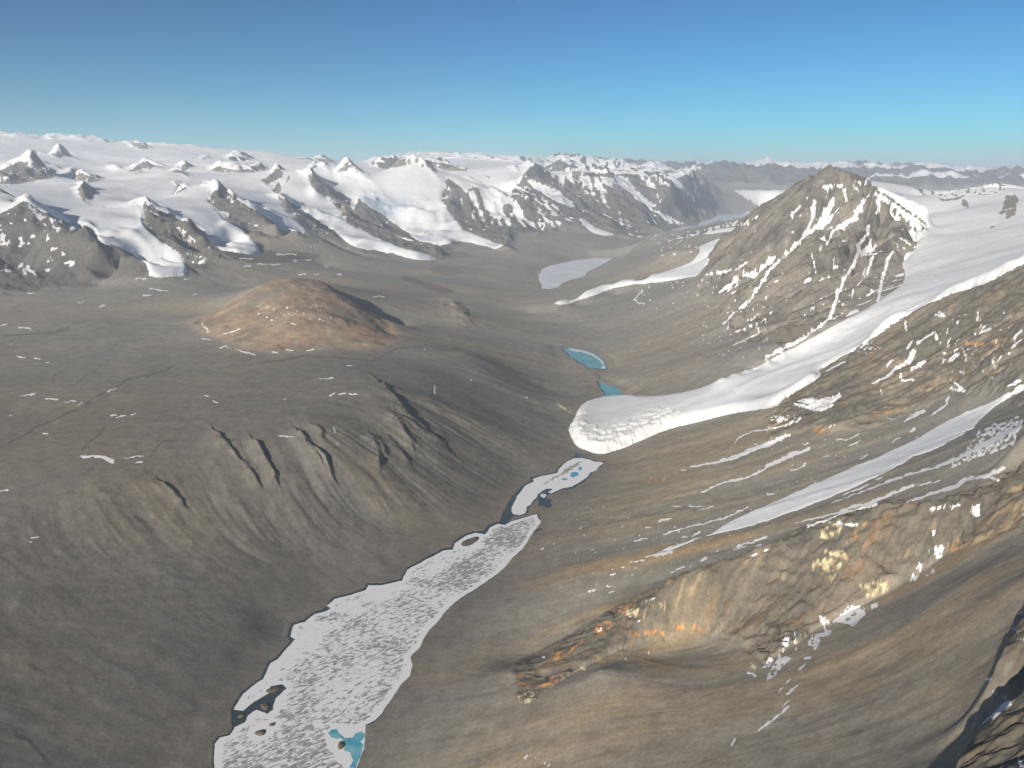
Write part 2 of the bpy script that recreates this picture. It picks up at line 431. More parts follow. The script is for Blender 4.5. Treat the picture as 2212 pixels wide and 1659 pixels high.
# ------------------------------------------------------------------ masks in plan, via the surveyed outline of each feature
PX0, PY0 = project(X, Y, Z)
IX0 = Index(PX0, PY0)
def wob(a, wl_px, seed):
    return a * fbm(PX0, PY0, wl_px, 3, seed)
def mask(poly, rmin=0, rmax=1e9, amp=0, wl=20, seed=1, ix=None):
    ix = IX0 if ix is None else ix
    xs = [p[0] for p in poly]; ys = [p[1] for p in poly]; mg = amp + 2
    out = np.zeros(X.shape, bool)
    I = ix.near(min(xs) - mg, max(xs) + mg, min(ys) - mg, max(ys) + mg, rmin, rmax)
    if len(I) == 0: return out
    x = ix.px.ravel()[I].astype(float); y = ix.py.ravel()[I].astype(float)
    if amp:
        x = x + amp * fbm(x, y, wl, 3, seed, .6); y = y + amp * fbm(x + 500, y, wl, 3, seed + 7, .6)
    out.ravel()[I] = inpoly(x, y, poly)
    return out

# ---- lakes
SHEET = P('@ 462,1659 462,1608 474,1594 495,1589 509,1570 530,1560 536,1545 553,1533 577,1541 591,1532 594,1508 617,1487 611,1477 584,1482 580,1498 553,1513 526,1535 '
          '505,1532 526,1498 553,1477 570,1467 584,1432 598,1424 622,1398 637,1381 627,1376 634,1350 660,1343 680,1326 701,1321 715,1314 706,1309 725,1293 759,1285 790,1274 '
          '795,1264 825,1264 869,1254 880,1231 904,1218 934,1202 959,1189 979,1187 983,1173 1010,1156 1027,1151 1048,1154 1058,1140 1075,1132 1090,1134 1103,1127 1137,1117 '
          '1160,1111 1164,1120 1169,1126 1164,1138 1155,1145 1151,1150 1147,1162 1127,1188 1106,1206 1099,1216 1075,1240 1034,1267 996,1291 965,1317 948,1340 929,1360 917,1377 '
          '907,1398 888,1419 890,1436 886,1458 866,1480 845,1511 825,1542 811,1556 790,1565 790,1587 787,1615 776,1639 770,1659 745,1750 700,1850 380,1850 420,1750')
SHEET_W = P('@ 458,1659 458,1604 470,1590 491,1585 503,1568 498,1532 521,1494 548,1473 565,1463 579,1428 594,1420 618,1394 626,1384 620,1374 628,1346 655,1338 676,1322 696,1315 703,1311 720,1288 755,1281 '
            '786,1270 791,1259 825,1260 865,1250 876,1227 900,1214 930,1198 955,1185 974,1181 979,1169 1006,1152 1024,1147 1042,1146 1054,1133 1075,1126 1090,1132 1103,1125 1137,1115 1162,1109 1172,1126 '
            '1160,1142 1175,1141 1170,1146 1152,1152 1129,1190 1108,1208 1101,1218 1077,1242 1036,1269 998,1293 967,1319 950,1342 931,1362 919,1379 909,1400 891,1419 893,1436 889,1459 869,1482 848,1513 828,1545 814,1559 '
            '793,1567 793,1588 790,1616 779,1640 774,1659 750,1750 705,1855 375,1855 415,1750')
LOBE = P('M 110,1290 130,1320 190,1325 240,1310 255,1250 290,1230 310,1190 350,1160 365,1125 400,1095 450,1075 500,1080 490,1095 455,1110 480,1122 540,1100 610,1070 690,1055 750,1020 '
         '830,970 850,930 920,900 935,870 985,835 960,825 900,822 840,800 770,788 700,790 640,820 600,850 560,890 540,930 470,945 390,960 310,985 320,1010 240,1050 200,1100 160,1150 145,1200 115,1250')
LOBE_W = P('M 0,1425 0,1380 30,1300 90,1190 150,1110 215,1050 290,1000 285,965 400,948 520,925 560,870 640,815 700,778 720,735 770,750 800,775 860,795 960,820 1010,815 945,880 860,945 850,975 770,1030 '
           '700,1075 620,1085 520,1115 450,1135 445,1165 480,1180 505,1180 480,1210 490,1245 450,1258 400,1240 365,1242 372,1160 325,1200 310,1230 272,1262 267,1300 230,1325 150,1333 110,1355 90,1390 20,1425')
WLAKE = P('C 228,1345 240,1325 260,1290 330,1258 400,1243 540,1213 700,1194 872,1195 760,1262 650,1312 632,1348 500,1382 430,1412 400,1442 330,1462 255,1457 250,1412 232,1380')
VLAKE = P('C 1290,980 1450,930 1600,915 1610,895 1640,880 1730,850 1780,825 2212,800 2212,815 2130,835 1950,865 1720,905 1550,947 1400,972')
POND = P('G 420,302 480,303 540,312 620,325 700,352 770,395 800,425 815,460 835,478 820,492 790,502 740,495 680,496 640,480 620,460 570,440 530,400 490,385 450,340')
POND_L = 8.0
PONDLET = P('G 735,615 745,600 775,605 790,625 830,632 890,648 925,675 945,688 940,720 800,725 790,700 765,665')
LAKES = [('near', (SHEET_W, LOBE_W), 0.0), ('white', WLAKE, 0.0), ('valley', VLAKE, 100.0), ('pond', POND, 8.0), ('pondlet', PONDLET, 3.0)]

def wplan(poly, z): 
    a = np.array(poly); x, y = plan(a[:, 0], a[:, 1], z); return list(zip(x, y))
def roughline(p, step, amp, seed, wl):
    out = []
    for i in range(len(p)):
        a = np.array(p[i]); b = np.array(p[(i + 1) % len(p)])
        k = max(1, int(np.linalg.norm(b - a) / step))
        for j in range(k): out.append(a + (b - a) * j / k)
    o = np.array(out)
    dx = fbm(o[:, 0], o[:, 1], wl, 3, seed, .6); dy = fbm(o[:, 0] + 999, o[:, 1], wl, 3, seed + 50, .6)
    return [(float(q[0] + amp * u), float(q[1] + amp * v)) for q, u, v in zip(o, dx, dy)]
sd_all = {}
_h = SHEET_W.index((1172.0, 1126.0))
SHEET_W[:] = [(a_ + (1.6 if i_ < _h else -2.6), b_) for i_, (a_, b_) in enumerate(SHEET_W)]
for nm, poly, lz in LAKES:
    wps = [roughline(wplan(q_, lz), 9, 4.0 if nm == 'near' else 8.0, 801, 38 if nm == 'near' else 80) for q_ in (poly if isinstance(poly, tuple) else (poly,))]
    wp = sum(wps, [])
    xs = [q[0] for q in wp]; ys = [q[1] for q in wp]; mg = 450 if nm in ('near', 'pond', 'pondlet') else 900
    sel = np.nonzero((X > min(xs) - mg) & (X < max(xs) + mg) & (Y > min(ys) - mg) & (Y < max(ys) + mg))
    x = X[sel]; y = Y[sel]
    sd = np.full(X.shape, 1e9, np.float32); v_ = np.full(x.shape, 1e9)
    for w1 in wps:
        d = segdist(x, y, w1); ins = inpoly(x, y, w1); v_ = np.minimum(v_, np.where(ins, -d, d))
    sd[sel] = v_
    sd_all[nm] = sd
    ex = sd < 1e8
    sc_ = 1.0 if mg == 450 else 2.5
    low = lz + .4 + .035 * sd
    hi = lz + .6 + .10 * sd + .0022 * sd * sd / sc_
    zs_ = .5 * (Z + hi - np.sqrt((Z - hi) ** 2 + 900.0)) * sstep(0, 60, sd) + np.minimum(Z, hi) * (1 - sstep(0, 60, sd))
    zz_ = np.where(ex & (sd > 0), np.maximum(zs_, low), Z)
    zz_ = np.where(ex & (sd <= 0), lz - np.minimum(4 * sc_ * 2, .5 + .25 * np.abs(sd)), zz_)
    k = sstep(mg, mg * .5, sd)
    Z = np.where(ex, Z * (1 - k) + zz_ * k, Z)
wsm = sstep(12, 55, sd_all['near']) * (1 - sstep(320, 440, sd_all['near']))
Z = Z * (1 - wsm) + boxblur(boxblur(Z.astype(np.float32), 9, 14), 6, 9) * wsm
lake_sd = np.minimum(np.minimum(sd_all['near'], np.minimum(sd_all['white'], sd_all['valley'])), np.minimum(sd_all['pond'], sd_all['pondlet']))
PX0, PY0 = project(X, Y, Z)
IX0 = Index(PX0, PY0)

SNOWA = P('@ -400,250 1480,250 C 1650,440 1600,440 1500,470 1400,520 1300,500 1200,470 1060,470 850,470 700,460 500,480 620,560 700,620 600,560 460,480 450,560 350,540 100,460 60,560 120,700 100,760 30,700 0,620 B 2212,700 2000,620 1850,560 1850,640 1700,560 1650,650 1600,700 1620,780 1450,700 1300,760 1000,640 900,640 850,780 700,620 450,460 460,560 580,620 700,760 800,880 500,800 240,680 180,655 240,760 350,880 0,780 A 2200,780 1880,575 1830,700 1960,870 2212,900 B 0,930 -50,880 A 1950,890 1800,1050 1650,900 1350,770 1230,700 1250,900 1100,900 850,1060 700,930 600,960 500,860 300,770 200,700 100,760 0,810 @ -400,520')
ROCKS = ['A 210,700 330,770 600,900 600,960 620,1000 500,1000 300,850 220,740', 'A 680,920 740,905 800,940 840,1040 800,1100 650,1000', 'A 1230,700 1260,700 1340,760 1500,850 1680,920 1750,980 1790,1050 1860,1110 1860,1260 1640,1250 1600,1160 1520,1090 1400,1040 1250,900 1250,800',
         'A 1870,570 1900,585 2212,790 B 160,900 0,920 A 2150,900 2050,880 1950,860 1900,780 1800,710 1820,660', 'A 1520,640 1570,590 1620,580 1600,650 1560,665', 'A 670,600 700,560 750,580 840,640 760,620 740,700 690,650', 'A 1500,525 1590,580 1530,580',
         'A 0,440 60,400 180,360 260,365 350,400 480,490 300,530 100,560 0,550', 'A 580,450 640,430 750,480 880,520 780,540 650,510', 'A 480,280 530,250 570,270 570,310 480,320', 'A 260,290 300,245 330,290 280,310', 'A 1110,190 1200,195 1300,245 1230,250 1150,230', 'A 1230,360 1290,360 1280,400 1130,450 1100,455',
         'A 1570,400 1600,380 1640,430 1580,435', 'A 1480,440 1530,425 1600,450 1680,520 1620,480', 'A 1820,430 1880,395 2000,430 2212,430 B 80,440 80,400 A 2150,400 2212,460 1900,450', 'A 440,290 480,285 480,310 450,310', 'A 1760,320 1790,330 1780,345 1750,340', 'A 1960,320 2100,320 2190,350 2000,350',
         'B 60,520 190,420 240,460 220,500 100,560', 'B 140,610 200,530 220,610 190,640', 'B 280,480 300,480 250,600 235,600', 'B 450,470 520,540 580,620 560,650 510,660 450,630 490,580', 'B 460,460 580,560 720,720 860,830 900,920 800,890 700,770 600,640 520,540', 'B 500,500 650,600 830,710 600,560',
         'B 180,660 350,760 620,930 780,1070 680,1080 500,990 380,860 270,790 230,730', 'B 460,440 490,400 540,385 500,430', 'B 690,450 790,370 830,400 760,450', 'B 790,365 870,430 920,470 870,440', 'B 1430,380 1510,400 1520,420 1430,410', 'B 330,330 450,325 560,335 690,378 600,370 480,345', 'B 550,335 680,355 700,380 600,365',
         'B 1000,360 1100,325 1380,330 1600,370 1700,390 1820,440 1680,440 1520,400 1450,365 1250,400 1140,430 1000,400', 'B 880,640 950,660 1030,650 1020,700 1100,720 1120,690 1190,760 1190,810 1100,780 1000,740 1160,900 1300,1000 1480,1100 1300,1050 1050,900 960,820 900,780',
         'B 1330,660 1360,630 1395,650 1380,700 1430,790 1570,880 1560,890 1400,800 1330,720', 'B 1240,800 1300,860 1320,890 1270,860', 'B 1650,500 1740,550 1850,660 1890,750 2000,850 2130,930 1810,960 1700,820 1615,700 1630,600', 'B 1830,600 1900,600 1960,680 2030,760 2080,830 2212,900 2212,1000 1900,770 1840,680', 'B 2030,620 2212,700 2212,880 2120,800 2050,700', 'B 1950,480 2030,490 2010,500',
         'C 0,600 80,540 250,650 380,720 520,790 550,880 0,900', 'C 80,500 160,400 220,430 300,470 500,610 650,700 900,820 700,820 560,750 400,600 220,520', 'C 450,500 500,490 700,620 950,720 650,700 500,590', 'C 500,440 600,440 840,480 860,540 1030,650 1000,690 850,590 700,540 550,510', 'C 870,435 1050,430 1140,440 1000,445',
         'C 1060,480 1150,450 1270,480 1380,570 1150,520 1100,560', 'C 1080,520 1300,530 1500,640 1700,850 1500,900 1330,790 1130,640 1030,560', 'C 1450,500 1550,440 1650,440 1740,490 1900,600 2190,780 1770,820 1650,700 1520,590', 'C 280,410 420,340 560,415 480,450 330,440', 'C 700,415 760,395 830,420 760,430', 'C 1290,458 1375,425 1440,455',
         'C 560,740 1400,980 1100,1020 600,900']
# ---- roughness map
RANGE = P('@ -400,250 A 0,1500 300,1480 600,1440 1000,1390 1290,1360 1650,1360 1900,1240 2212,1130 B 50,1020 300,1000 600,1080 800,1090 1000,1150 1300,1200 1580,1200 1700,1090 1850,1060 2212,1150 C 0,1000 200,990 560,900 900,1010 1100,1010 1300,975 1640,880 1780,820 2190,790 2100,730 1900,600 1740,480 @ 1500,250')
ROCKPEAK = P('@ 1520,600 1531,560 1600,500 1659,452 1709,415 1744,380 1794,360 1876,395 1910,430 2012,490 1985,535 1955,560 1957,600 1940,630 1880,665 1809,695 1700,740 1640,740 1590,700 1560,680 1570,640 1500,640')
BAND1 = P('@ 1650,905 1701,856 1784,801 1850,760 1909,715 1979,665 2129,605 2260,540 2260,900 2150,850 2060,850 1960,890 1850,935 1720,935 1660,960')
BAND2 = P('@ 1110,1440 1160,1415 1250,1370 1340,1310 1415,1285 1477,1248 1553,1230 1640,1200 1728,1145 1803,1120 1934,1088 2003,1090 2070,1075 2169,1030 2260,980 2260,1100 2180,1150 2060,1190 1944,1258 1865,1300 1800,1340 1700,1400 1650,1440 1600,1385 1532,1365 1401,1385 1347,1400 1250,1445 1150,1520 1110,1520')
CORNER = P('@ 2060,1670 2100,1600 2170,1540 2212,1500 2260,1450 2260,1330 2205,1345 2150,1430 2130,1520 2190,1500 2400,1700 2060,1900')
CORNER = P('@ 2062,1670 2105,1600 2174,1545 2212,1505 2165,1495 2145,1450 2190,1385 2212,1345 2400,1250 2400,1800 2062,1800')
BROWN = P('@ 400,700 470,670 530,640 590,605 690,605 760,640 820,680 870,730 800,760 720,745 650,760 600,762 500,740 430,710')
m_range = mask(RANGE, 9500, 60000, 4, 40, 3)
m_peak = mask(ROCKPEAK, 5300, 10800, 3, 30, 4)
m_b1 = mask(BAND1, 1500, 5600, 8, 50, 5)
m_b2 = mask(BAND2, 700, 3400, 7, 40, 6)
m_cor = mask(CORNER, 300, 1600, 3, 30, 7)
m_brown = mask(BROWN, 4500, 8600, 5, 50, 8)
m_far = RR > 36000
rough = np.full(X.shape, .08, np.float32)
rough[m_range] = .75; rough[m_far] = np.where(X[m_far] > 2000, .95, .5); rough[m_peak] = 1.0; rough[m_b1] = .62; rough[m_b2] = .75; rough[m_cor] = .8; rough[m_brown] = .5
hillm = mask(P('@ -300,1110 0,1085 200,1045 300,1005 440,960 560,940 700,915 830,830 900,830 1000,900 1150,960 1150,1030 950,1100 700,1200 400,1300 100,1350 -300,1400'), 1500, 5200)
rough[hillm & ~m_brown] = .14
rough = boxblur(boxblur(rough, 5, 5), 4, 4)
SNOWY = mask(P('@ 1180,900 1240,870 1350,850 1560,815 1810,690 1960,560 2012,490 1900,430 1840,380 2260,380 2260,560 1960,680 1700,860 1450,930 1290,990'), 4200, 13500)
rough *= 1 - .9 * boxblur(SNOWY.astype(np.float32), 4, 4)
snowfield = mask(SNOWA, 9500, 36000, 2, 20, 201)
for q_ in ROCKS: snowfield &= ~mask(P(q_), 9500, 36000, 2.5, 12, 1)
rough *= 1 - .9 * boxblur(snowfield.astype(np.float32), 4, 4)
rough *= sstep(-5, 120, lake_sd)
rough[(RR > 35500) & (RR < 39500) & (X > 7000)] = .03
rough[mask(P('C 1880,590 2212,590 D 290,600 150,700 0,800 C 2212,790 2100,745 1970,690'), 26000, 41000)] = .02
rough = boxblur(rough, 2, 2)

# ---- relief detail
res = RR * .0022
_bw = 1 - boxblur(m_brown.astype(np.float32), 12, 16)
detF = fbm(X + 150 * S3 * _bw, Y, 1600, 8, 21, .52, True, res * 1.6)
detN = fbm(X + 12 * S3 * _bw, Y, 240, 7, 22, .60, True, res * 1.3)
det2 = fbm(X, Y, 420, 7, 41, .55, False, res * 1.6)
nearw = 1 - sstep(4500, 6500, RR)
detG = fbm(X + 30 * S2 * _bw, Y, 520, 6, 25, .58, True, res * 1.3)
amp = np.clip(RR * .016, 22, 420)
gull = -np.clip(S2 * .55 + S1 * .28, -.75, 1.6) * RR * .0026
gull = gull * (1 - .85 * boxblur(m_brown.astype(np.float32), 6, 8))
detM = fbm(X + 6 * S2, Y, 48, 5, 24, .62, True, res * 1.1)
pkw = boxblur(m_peak.astype(np.float32), 5, 5)
rdet = nearw * detN * (16 + .006 * RR) + (1 - nearw) * (detF * amp * 1.0 + detG * RR * .005) + pkw * (detN * 36 + gull * 3.0)
cragm = boxblur((m_b2 | m_b1 | m_cor).astype(np.float32), 1, 1)
bench = fbm(X, Y, 900, 6, 61, .5, False, res * 2)
dz = rough * (rdet + det2 * amp * .22) + rough * np.clip(SLOPE * 2.2, 0, 1) * gull * .8 + cragm * (7 + 9 * fbm(X, Y, 120, 4, 43) + (4 * detM + gull * .8) * nearw) * sstep(1090, 1240, PX0) + pkw * 6 * detM
soft = sstep(0, 250, lake_sd) * (1 - rough) * (1 - boxblur(m_brown.astype(np.float32), 6, 8))
dz += soft * (bench * 14 + np.clip(SLOPE * 3, 0, 1) * (S2 * .00028 + S1 * .0001) * np.minimum(RR, 9000) + np.clip(SLOPE * 3 - .2, 0, 1) * S3 * np.minimum(RR, 9000) * .0008)
dz += boxblur(hillm.astype(np.float32), 25, 25) * np.clip(SLOPE * 3 - .3, 0, 1) * (gull * .38 + S3 * RR * .0008) * (.35 + .9 * sstep(-.35, .35, fbm(X, Y, 420, 3, 78)))
# named rocky ribs with steep far sides on the near left hillside
for s, hgt, wd in (('F 1100,640 1240,800 1330,930 1480,1080 1620,1150', 26, 60), ('F 380,1060 490,1180 600,1280 650,1410', 30, 40), ('F 1000,1100 1060,1260 1060,1310', 22, 32), ('F 1040,1110 1110,1200', 18, 26),
                   ('F 1230,950 1290,1080 1350,1150', 20, 30), ('F 0,1140 100,1320 160,1420', 26, 45), ('F 520,1010 570,1060', 18, 30), ('F 1130,1090 1240,1190 1310,1300', 14, 30),
                   ('E 1900,1080 2080,1280 2212,1440', 22, 50), ('E 1420,1500 1560,1640', 22, 50), ('@ 50,1440 90,1460 150,1490', 3, 30), ('@ 30,1600 60,1605 90,1640', 3, 30), ('@ 958,640 1000,680', 24, 60), ('@ 970,650 1003,672', 22, 50)):
    pp = P(s)
    xs = [q[0] for q in pp]; ys = [q[1] for q in pp]
    I = IX0.near(min(xs) - wd, max(xs) + wd, min(ys) - wd, max(ys) + wd, 1200, 9500)
    qx = PX0.ravel()[I]; qy = PY0.ravel()[I]
    wv = 4 * fbm(qx, qy, 28, 4, 73, .6); qx = qx + wv; qy = qy - wv * .5
    d = segdist(qx, qy, pp, False)
    k = np.clip(1 - d / (wd * 1.1), 0, 1)
    # steep on the lake side, gentle on the other
    a = np.array(pp); dirv = a[-1] - a[0]; nx, ny = -dirv[1], dirv[0]
    side = ((qx - a[0][0]) * nx + (qy - a[0][1]) * ny) < 0
    jag = .7 + .5 * fbm(X.ravel()[I], Y.ravel()[I], 70, 4, 71)
    dz.ravel()[I] += .95 * hgt * jag * np.where(side, np.clip(1 - d / 10, 0, 1) * (k > 0), k ** 2.2)
for s in ('K 1300,510 1320,600 1335,745', 'K 725,820 700,925', 'L 190,520 232,672', 'L 575,270 600,400', 'K 1385,600 1392,700', 'L 60,700 70,880', 'L 70,400 75,560', 'L 870,240 880,330', 'K 1245,640 1255,720', 'K 1060,640 1060,720', 'H 680,770 640,960', 'H 1600,510 1580,600', 'K 640,705 655,760', 'K 1350,755 1340,800'):
    pp = P(s); xs = [q[0] for q in pp]; ys = [q[1] for q in pp]
    I = IX0.near(min(xs) - 12, max(xs) + 12, min(ys) - 12, max(ys) + 12, 900, 5600)
    qx = PX0.ravel()[I]; qy = PY0.ravel()[I]; qx = qx + 4 * fbm(qx, qy, 18, 3, 75, .6)
    dz.ravel()[I] -= 6 * np.clip(1 - segdist(qx, qy, pp, False) / 3.2, 0, 1)
for (a_, b_, r_, h_) in ((306, 435, 14, 80), (467, 403, 17, 110), (638, 370, 23, 120), (665, 374, 22.5, 100), (750, 352, 23, 160), (700, 355, 24, 100), (890, 350, 24, 90), (913, 354, 24, 120), (963, 379, 23.5, 100), (1015, 386, 23.5, 90),
                          (54, 436, 12.8, 60), (598, 425, 19, 80), (75, 355, 20, 160), (40, 372, 20, 90), (181, 397, 17.2, 60), (1146, 357, 26, 140), (1165, 365, 26, 90), (1506, 370, 32, 140), (1476, 376, 31.5, 90), (1250, 369, 28, 100), (1311, 381, 27, 90), (1390, 371, 30, 110),
                          (325, 352, 24.5, 140), (397, 357, 25, 110), (455, 396, 20, 80), (250, 360, 24, 90), (130, 324, 26, 130), (1106, 361, 26.5, 90), (1065, 408, 22.6, 80)):
    I = IX0.near(a_ - 130, a_ + 130, b_ - 90, b_ + 90, r_ * 860, r_ * 1140)
    if len(I) == 0: continue
    h_ = h_ * .7
    rr1 = RR.ravel()[I]; j0 = int(np.argmin(np.abs(PX0.ravel()[I] - a_) + 1.5 * np.abs(PY0.ravel()[I] - b_)))
    xx = X.ravel()[I] - X.ravel()[I][j0]; yy = Y.ravel()[I] - Y.ravel()[I][j0]
    ang_ = .9 + .35 * math.sin(a_ * 1.7)
    al = xx * math.cos(ang_) - yy * math.sin(ang_); ac = xx * math.sin(ang_) + yy * math.cos(ang_)     # along and across the spur
    ac = ac + 90 * detG.ravel()[I]
    al = np.where(al > 0, al / (h_ * 13), -al / (h_ * 7)); ac = np.abs(ac) / (h_ * 3.2)
    dz.ravel()[I] += h_ * np.clip(1 - (al ** 1.3 + ac), 0, 1)
for (a_, b_, h_, w_) in ((1794, 380, 48, 15), (1812, 384, 30, 9), (1744, 398, 45, 12), (1876, 408, 55, 9), (1892, 418, 30, 9)):
    I = IX0.near(a_ - 30, a_ + 30, b_ - 30, b_ + 30, 8600, 10200)
    dz.ravel()[I] += h_ * np.clip(1 - np.hypot(PX0.ravel()[I] - a_, (PY0.ravel()[I] - b_) * 1.6) / w_, 0, 1) * (.8 + .5 * fbm(X.ravel()[I], Y.ravel()[I], 60, 3, 76))
Z = Z + dz
# cliff bands: rock stands in steps
def terrace(z, step, sharp):
    f = z / step; k = np.floor(f); t = f - k
    return (k + sstep(.5 - sharp, .5 + sharp, t)) * step
Z = Z + (terrace(Z + 22 * det2, 26, .25) - (Z + 22 * det2)) * .08 * boxblur(m_brown.astype(np.float32), 6, 8)
tn = 60 * fbm(X, Y, 210, 6, 45, .6) + 10 * S2
tw = .45 + .55 * sstep(-.3, .3, fbm(X, Y, 180, 3, 46))
Z = Z + (terrace(Z + tn, 38, .2) - (Z + tn)) * cragm * tw * np.where(m_b1, .35, np.where(m_cor, .2, .5)) * nearw * sstep(1150, 1500, PX0) + (terrace(Z + 2 * tn, 70, .25) - (Z + 2 * tn)) * pkw * .0
Z = np.where((lake_sd > 0) & (lake_sd < 1e8), np.maximum(Z, np.where(sd_all['valley'] < 1e8, 100, np.where(sd_all['pond'] < 1e8, 8, 0)) + .3 + .02 * np.minimum(lake_sd, 60)), Z)
PX, PY = project(X, Y, Z)
IX = Index(PX, PY)
MK = dict(ix=IX)

# ------------------------------------------------------------------ surface colours of the bare ground
rk0 = np.clip(rough * 1.5 - .25, 0, 1)
def col(r, g, b): return np.array((r, g, b), np.float32)
n1 = fbm(X, Y, 1500, 5, 81, .55); n2 = fbm(X, Y, 260, 5, 91, .55, False, res * 2); n3 = fbm(X, Y, 4000, 4, 95, .5)
def mix(c, d, t): return c + (d - c) * t[..., None]
C0 = np.broadcast_to(col(.144, .138, .124), X.shape + (3,)).copy()
C0 = mix(C0, col(.156, .142, .118), sstep(-.1, .5, n1 + .25 * S3 + .15 * n2))
C0 = mix(C0, col(.124, .122, .116), sstep(0.05, .6, -n1 + .3 * S2 * .5 + .2 * n2))
rightm = sstep(-500, 400, X - (-900 + .38 * Y)) * (RR < 5200) * (1 - sstep(3600, 5000, RR))
C0 = mix(C0, col(.168, .146, .104), rightm * sstep(-.3, .6, n1 * .9 + .16 * S3) * .85)
C0 = mix(C0, col(.215, .150, .085), rightm * sstep(.2, 2.2, .8 * S3 + .15 * S2 + n1) * .6 * (PY > 1150))
C0 = mix(C0, col(.125, .122, .104), rightm * sstep(.1, 2.0, -.8 * S3 - .1 * S2 - n1) * .6)
C0 = mix(C0, col(.180, .146, .105), rightm * (1 - rk0) * (1 - sstep(1500, 2300, RR)) * (.5 + .3 * np.clip(S3, -1, 1)))
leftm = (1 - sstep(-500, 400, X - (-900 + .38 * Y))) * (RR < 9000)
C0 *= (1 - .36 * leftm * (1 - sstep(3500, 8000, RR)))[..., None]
# brown hill: banded ochre and cream
hb = boxblur(boxblur(m_brown.astype(np.float32), 16, 20), 10, 12); hb = sstep(.1, .85, hb)
bands = np.sin(Z / 13.0 + 4.4 * n1 + 3.6 * n2 + .5 * S2)
CB = np.broadcast_to(col(.205, .138, .094), X.shape + (3,)).copy()
CB = mix(CB, col(.27, .21, .15), sstep(.35, .95, bands) * .45)
CB = mix(CB, col(.17, .125, .10), sstep(.1, .8, -bands + n2) * .6)
CB = mix(CB, col(.27, .25, .19), sstep(.3, 1.3, -S2 - n2) * .5)
C0 = C0 + (CB - C0) * (hb * sstep(-.55, .25, n2 + .25 + n1 * .3))[..., None]
# rock
rk = np.clip(rough * 1.5 - .25, 0, 1)
nrk = 1 - .33 * (RR < 6000)
CR = np.broadcast_to(col(.108, .098, .080), X.shape + (3,)).copy()
n4 = fbm(X, Y, 90, 5, 97, .6, False, res)
CR = mix(CR, col(.150, .118, .090), sstep(.0, .7, n2 + n1 * .5 + .5 * n4) * .7)
CR = mix(CR, col(.058, .060, .054), sstep(-.15, .5, -n2 + .2 * S1 - .5 * n4))
CR = mix(CR, col(.20, .17, .13), sstep(.25, .6, n4) * .5)
CR = mix(CR, col(.052, .051, .052), sstep(9000, 11000, RR) * .85)
CR = mix(CR, CR.mean(-1, keepdims=True) * np.array((1.02, .98, .93), np.float32), pkw * .6)
C0 = C0 + (CR * nrk[..., None] - C0) * (rk * .9)[..., None]
# ochre and cream outcrops in the near band
OCH = [P(s) for s in ('K 760,790 960,800 950,830 850,845 770,825', 'K 600,670 750,630 780,630 700,680', 'K 560,740 640,740 610,800 520,830 510,780', 'K 340,940 470,840 420,900 350,950', 'K 240,940 310,920 300,970 240,975',
                      'K 990,765 1230,775 1220,795 1000,790', 'K 520,1010 700,925 690,945 530,1020', 'K 1210,540 1280,545 1285,575 1250,580', 'K 500,950 525,955 520,975', 'K 800,680 890,620 880,680 820,720', 'K 160,1140 320,1060 300,1110 180,1150')]
CRM = [P(s) for s in ('L 280,350 380,340 470,370 460,410 330,440 290,420', 'L 570,500 600,490 800,480 760,540 690,600 640,605', 'L 340,290 470,290 530,340 500,360 400,320', 'K 40,1220 120,1165 135,1200 110,1245 50,1260',
                      'K 380,1045 460,1030 460,1050 400,1080', 'K 700,670 800,650 790,700 710,705', 'K 915,625 960,620 965,660 925,670', 'K 1490,990 1535,1010 1530,1045 1490,1030', 'L 380,110 460,120 480,150 380,230 320,220', 'G 380,780 430,800 520,880 470,860 400,810',
                      'L 380,455 550,455 540,470 400,475')]
WRM = [P(s) for s in ('L 790,225 810,240 800,250', 'L 790,260 845,265 820,300 790,290', 'L 1130,250 1200,225 1300,240 1180,300 1120,310', 'H 1650,260 2130,210 2130,240 1900,290 1700,290', 'H 300,1000 500,1010 560,1020 480,1060', 'L 560,150 620,120 620,200 480,250',
                      'H 900,860 1200,830 1200,850 900,900', 'G 1050,1460 1400,1400 1300,1480')]
for lst, cc, tt in ((OCH, col(.36, .165, .055), .8), (CRM, col(.50, .37, .23), .85), (WRM, col(.32, .17, .07), .6)):
    for i, p in enumerate(lst):
        mm_ = mask(p, 700, 6500, 5, 16, 100 + i, **MK)
        C0[mm_] = C0[mm_] + (cc - C0[mm_]) * (tt * sstep(-.15, .3, fbm(PX[mm_], PY[mm_], 8, 4, 140 + i, .65)))[:, None]
st_ = cragm * nearw * np.clip(1 - m_cor, 0, 1)
stn = fbm(X + 40 * S2, Y, 75, 5, 121, .6, False, res)
C0 = mix(C0, col(.15, .088, .046), st_ * np.where(m_b2, 1, .35) * sstep(.28, .5, stn) * .5)
C0 = mix(C0, col(.22, .17, .11), st_ * sstep(.3, .5, -stn) * .5)
# dark basalt fields and moraines
for i, (p, a) in enumerate(((P('B 0,1100 200,1140 480,1150 580,1170 500,1210 250,1230 0,1240 A 2000,1200'), .5), (P('B 1480,1280 1600,1250 1750,1270 1800,1310 1700,1340 1550,1320'), .35), (P('B 1250,1350 1400,1370 1580,1430 1720,1490 1650,1500 1450,1440 1300,1400'), .5),
                             (P('C 1620,950 1700,920 1850,900 2000,860 2150,830 2080,880 1900,930 1750,950 1500,1010 1350,1060 1400,1030'), .5), (P('C 640,1560 800,1490 830,1495 740,1570'), .3), (P('B 1600,1150 1800,1140 1880,1180 1700,1200'), .3))):
    mm_ = mask(p, 4000, 40000, 5, 25, 160 + i, **MK); C0[mm_] *= 1 - a * .7
C0 *= 2.05 * (1 + .03 * S1 * np.clip(SLOPE * 3, 0, 1) + .035 * S2 * np.clip(SLOPE * 3, 0, 1) + .10 * n2)[..., None]
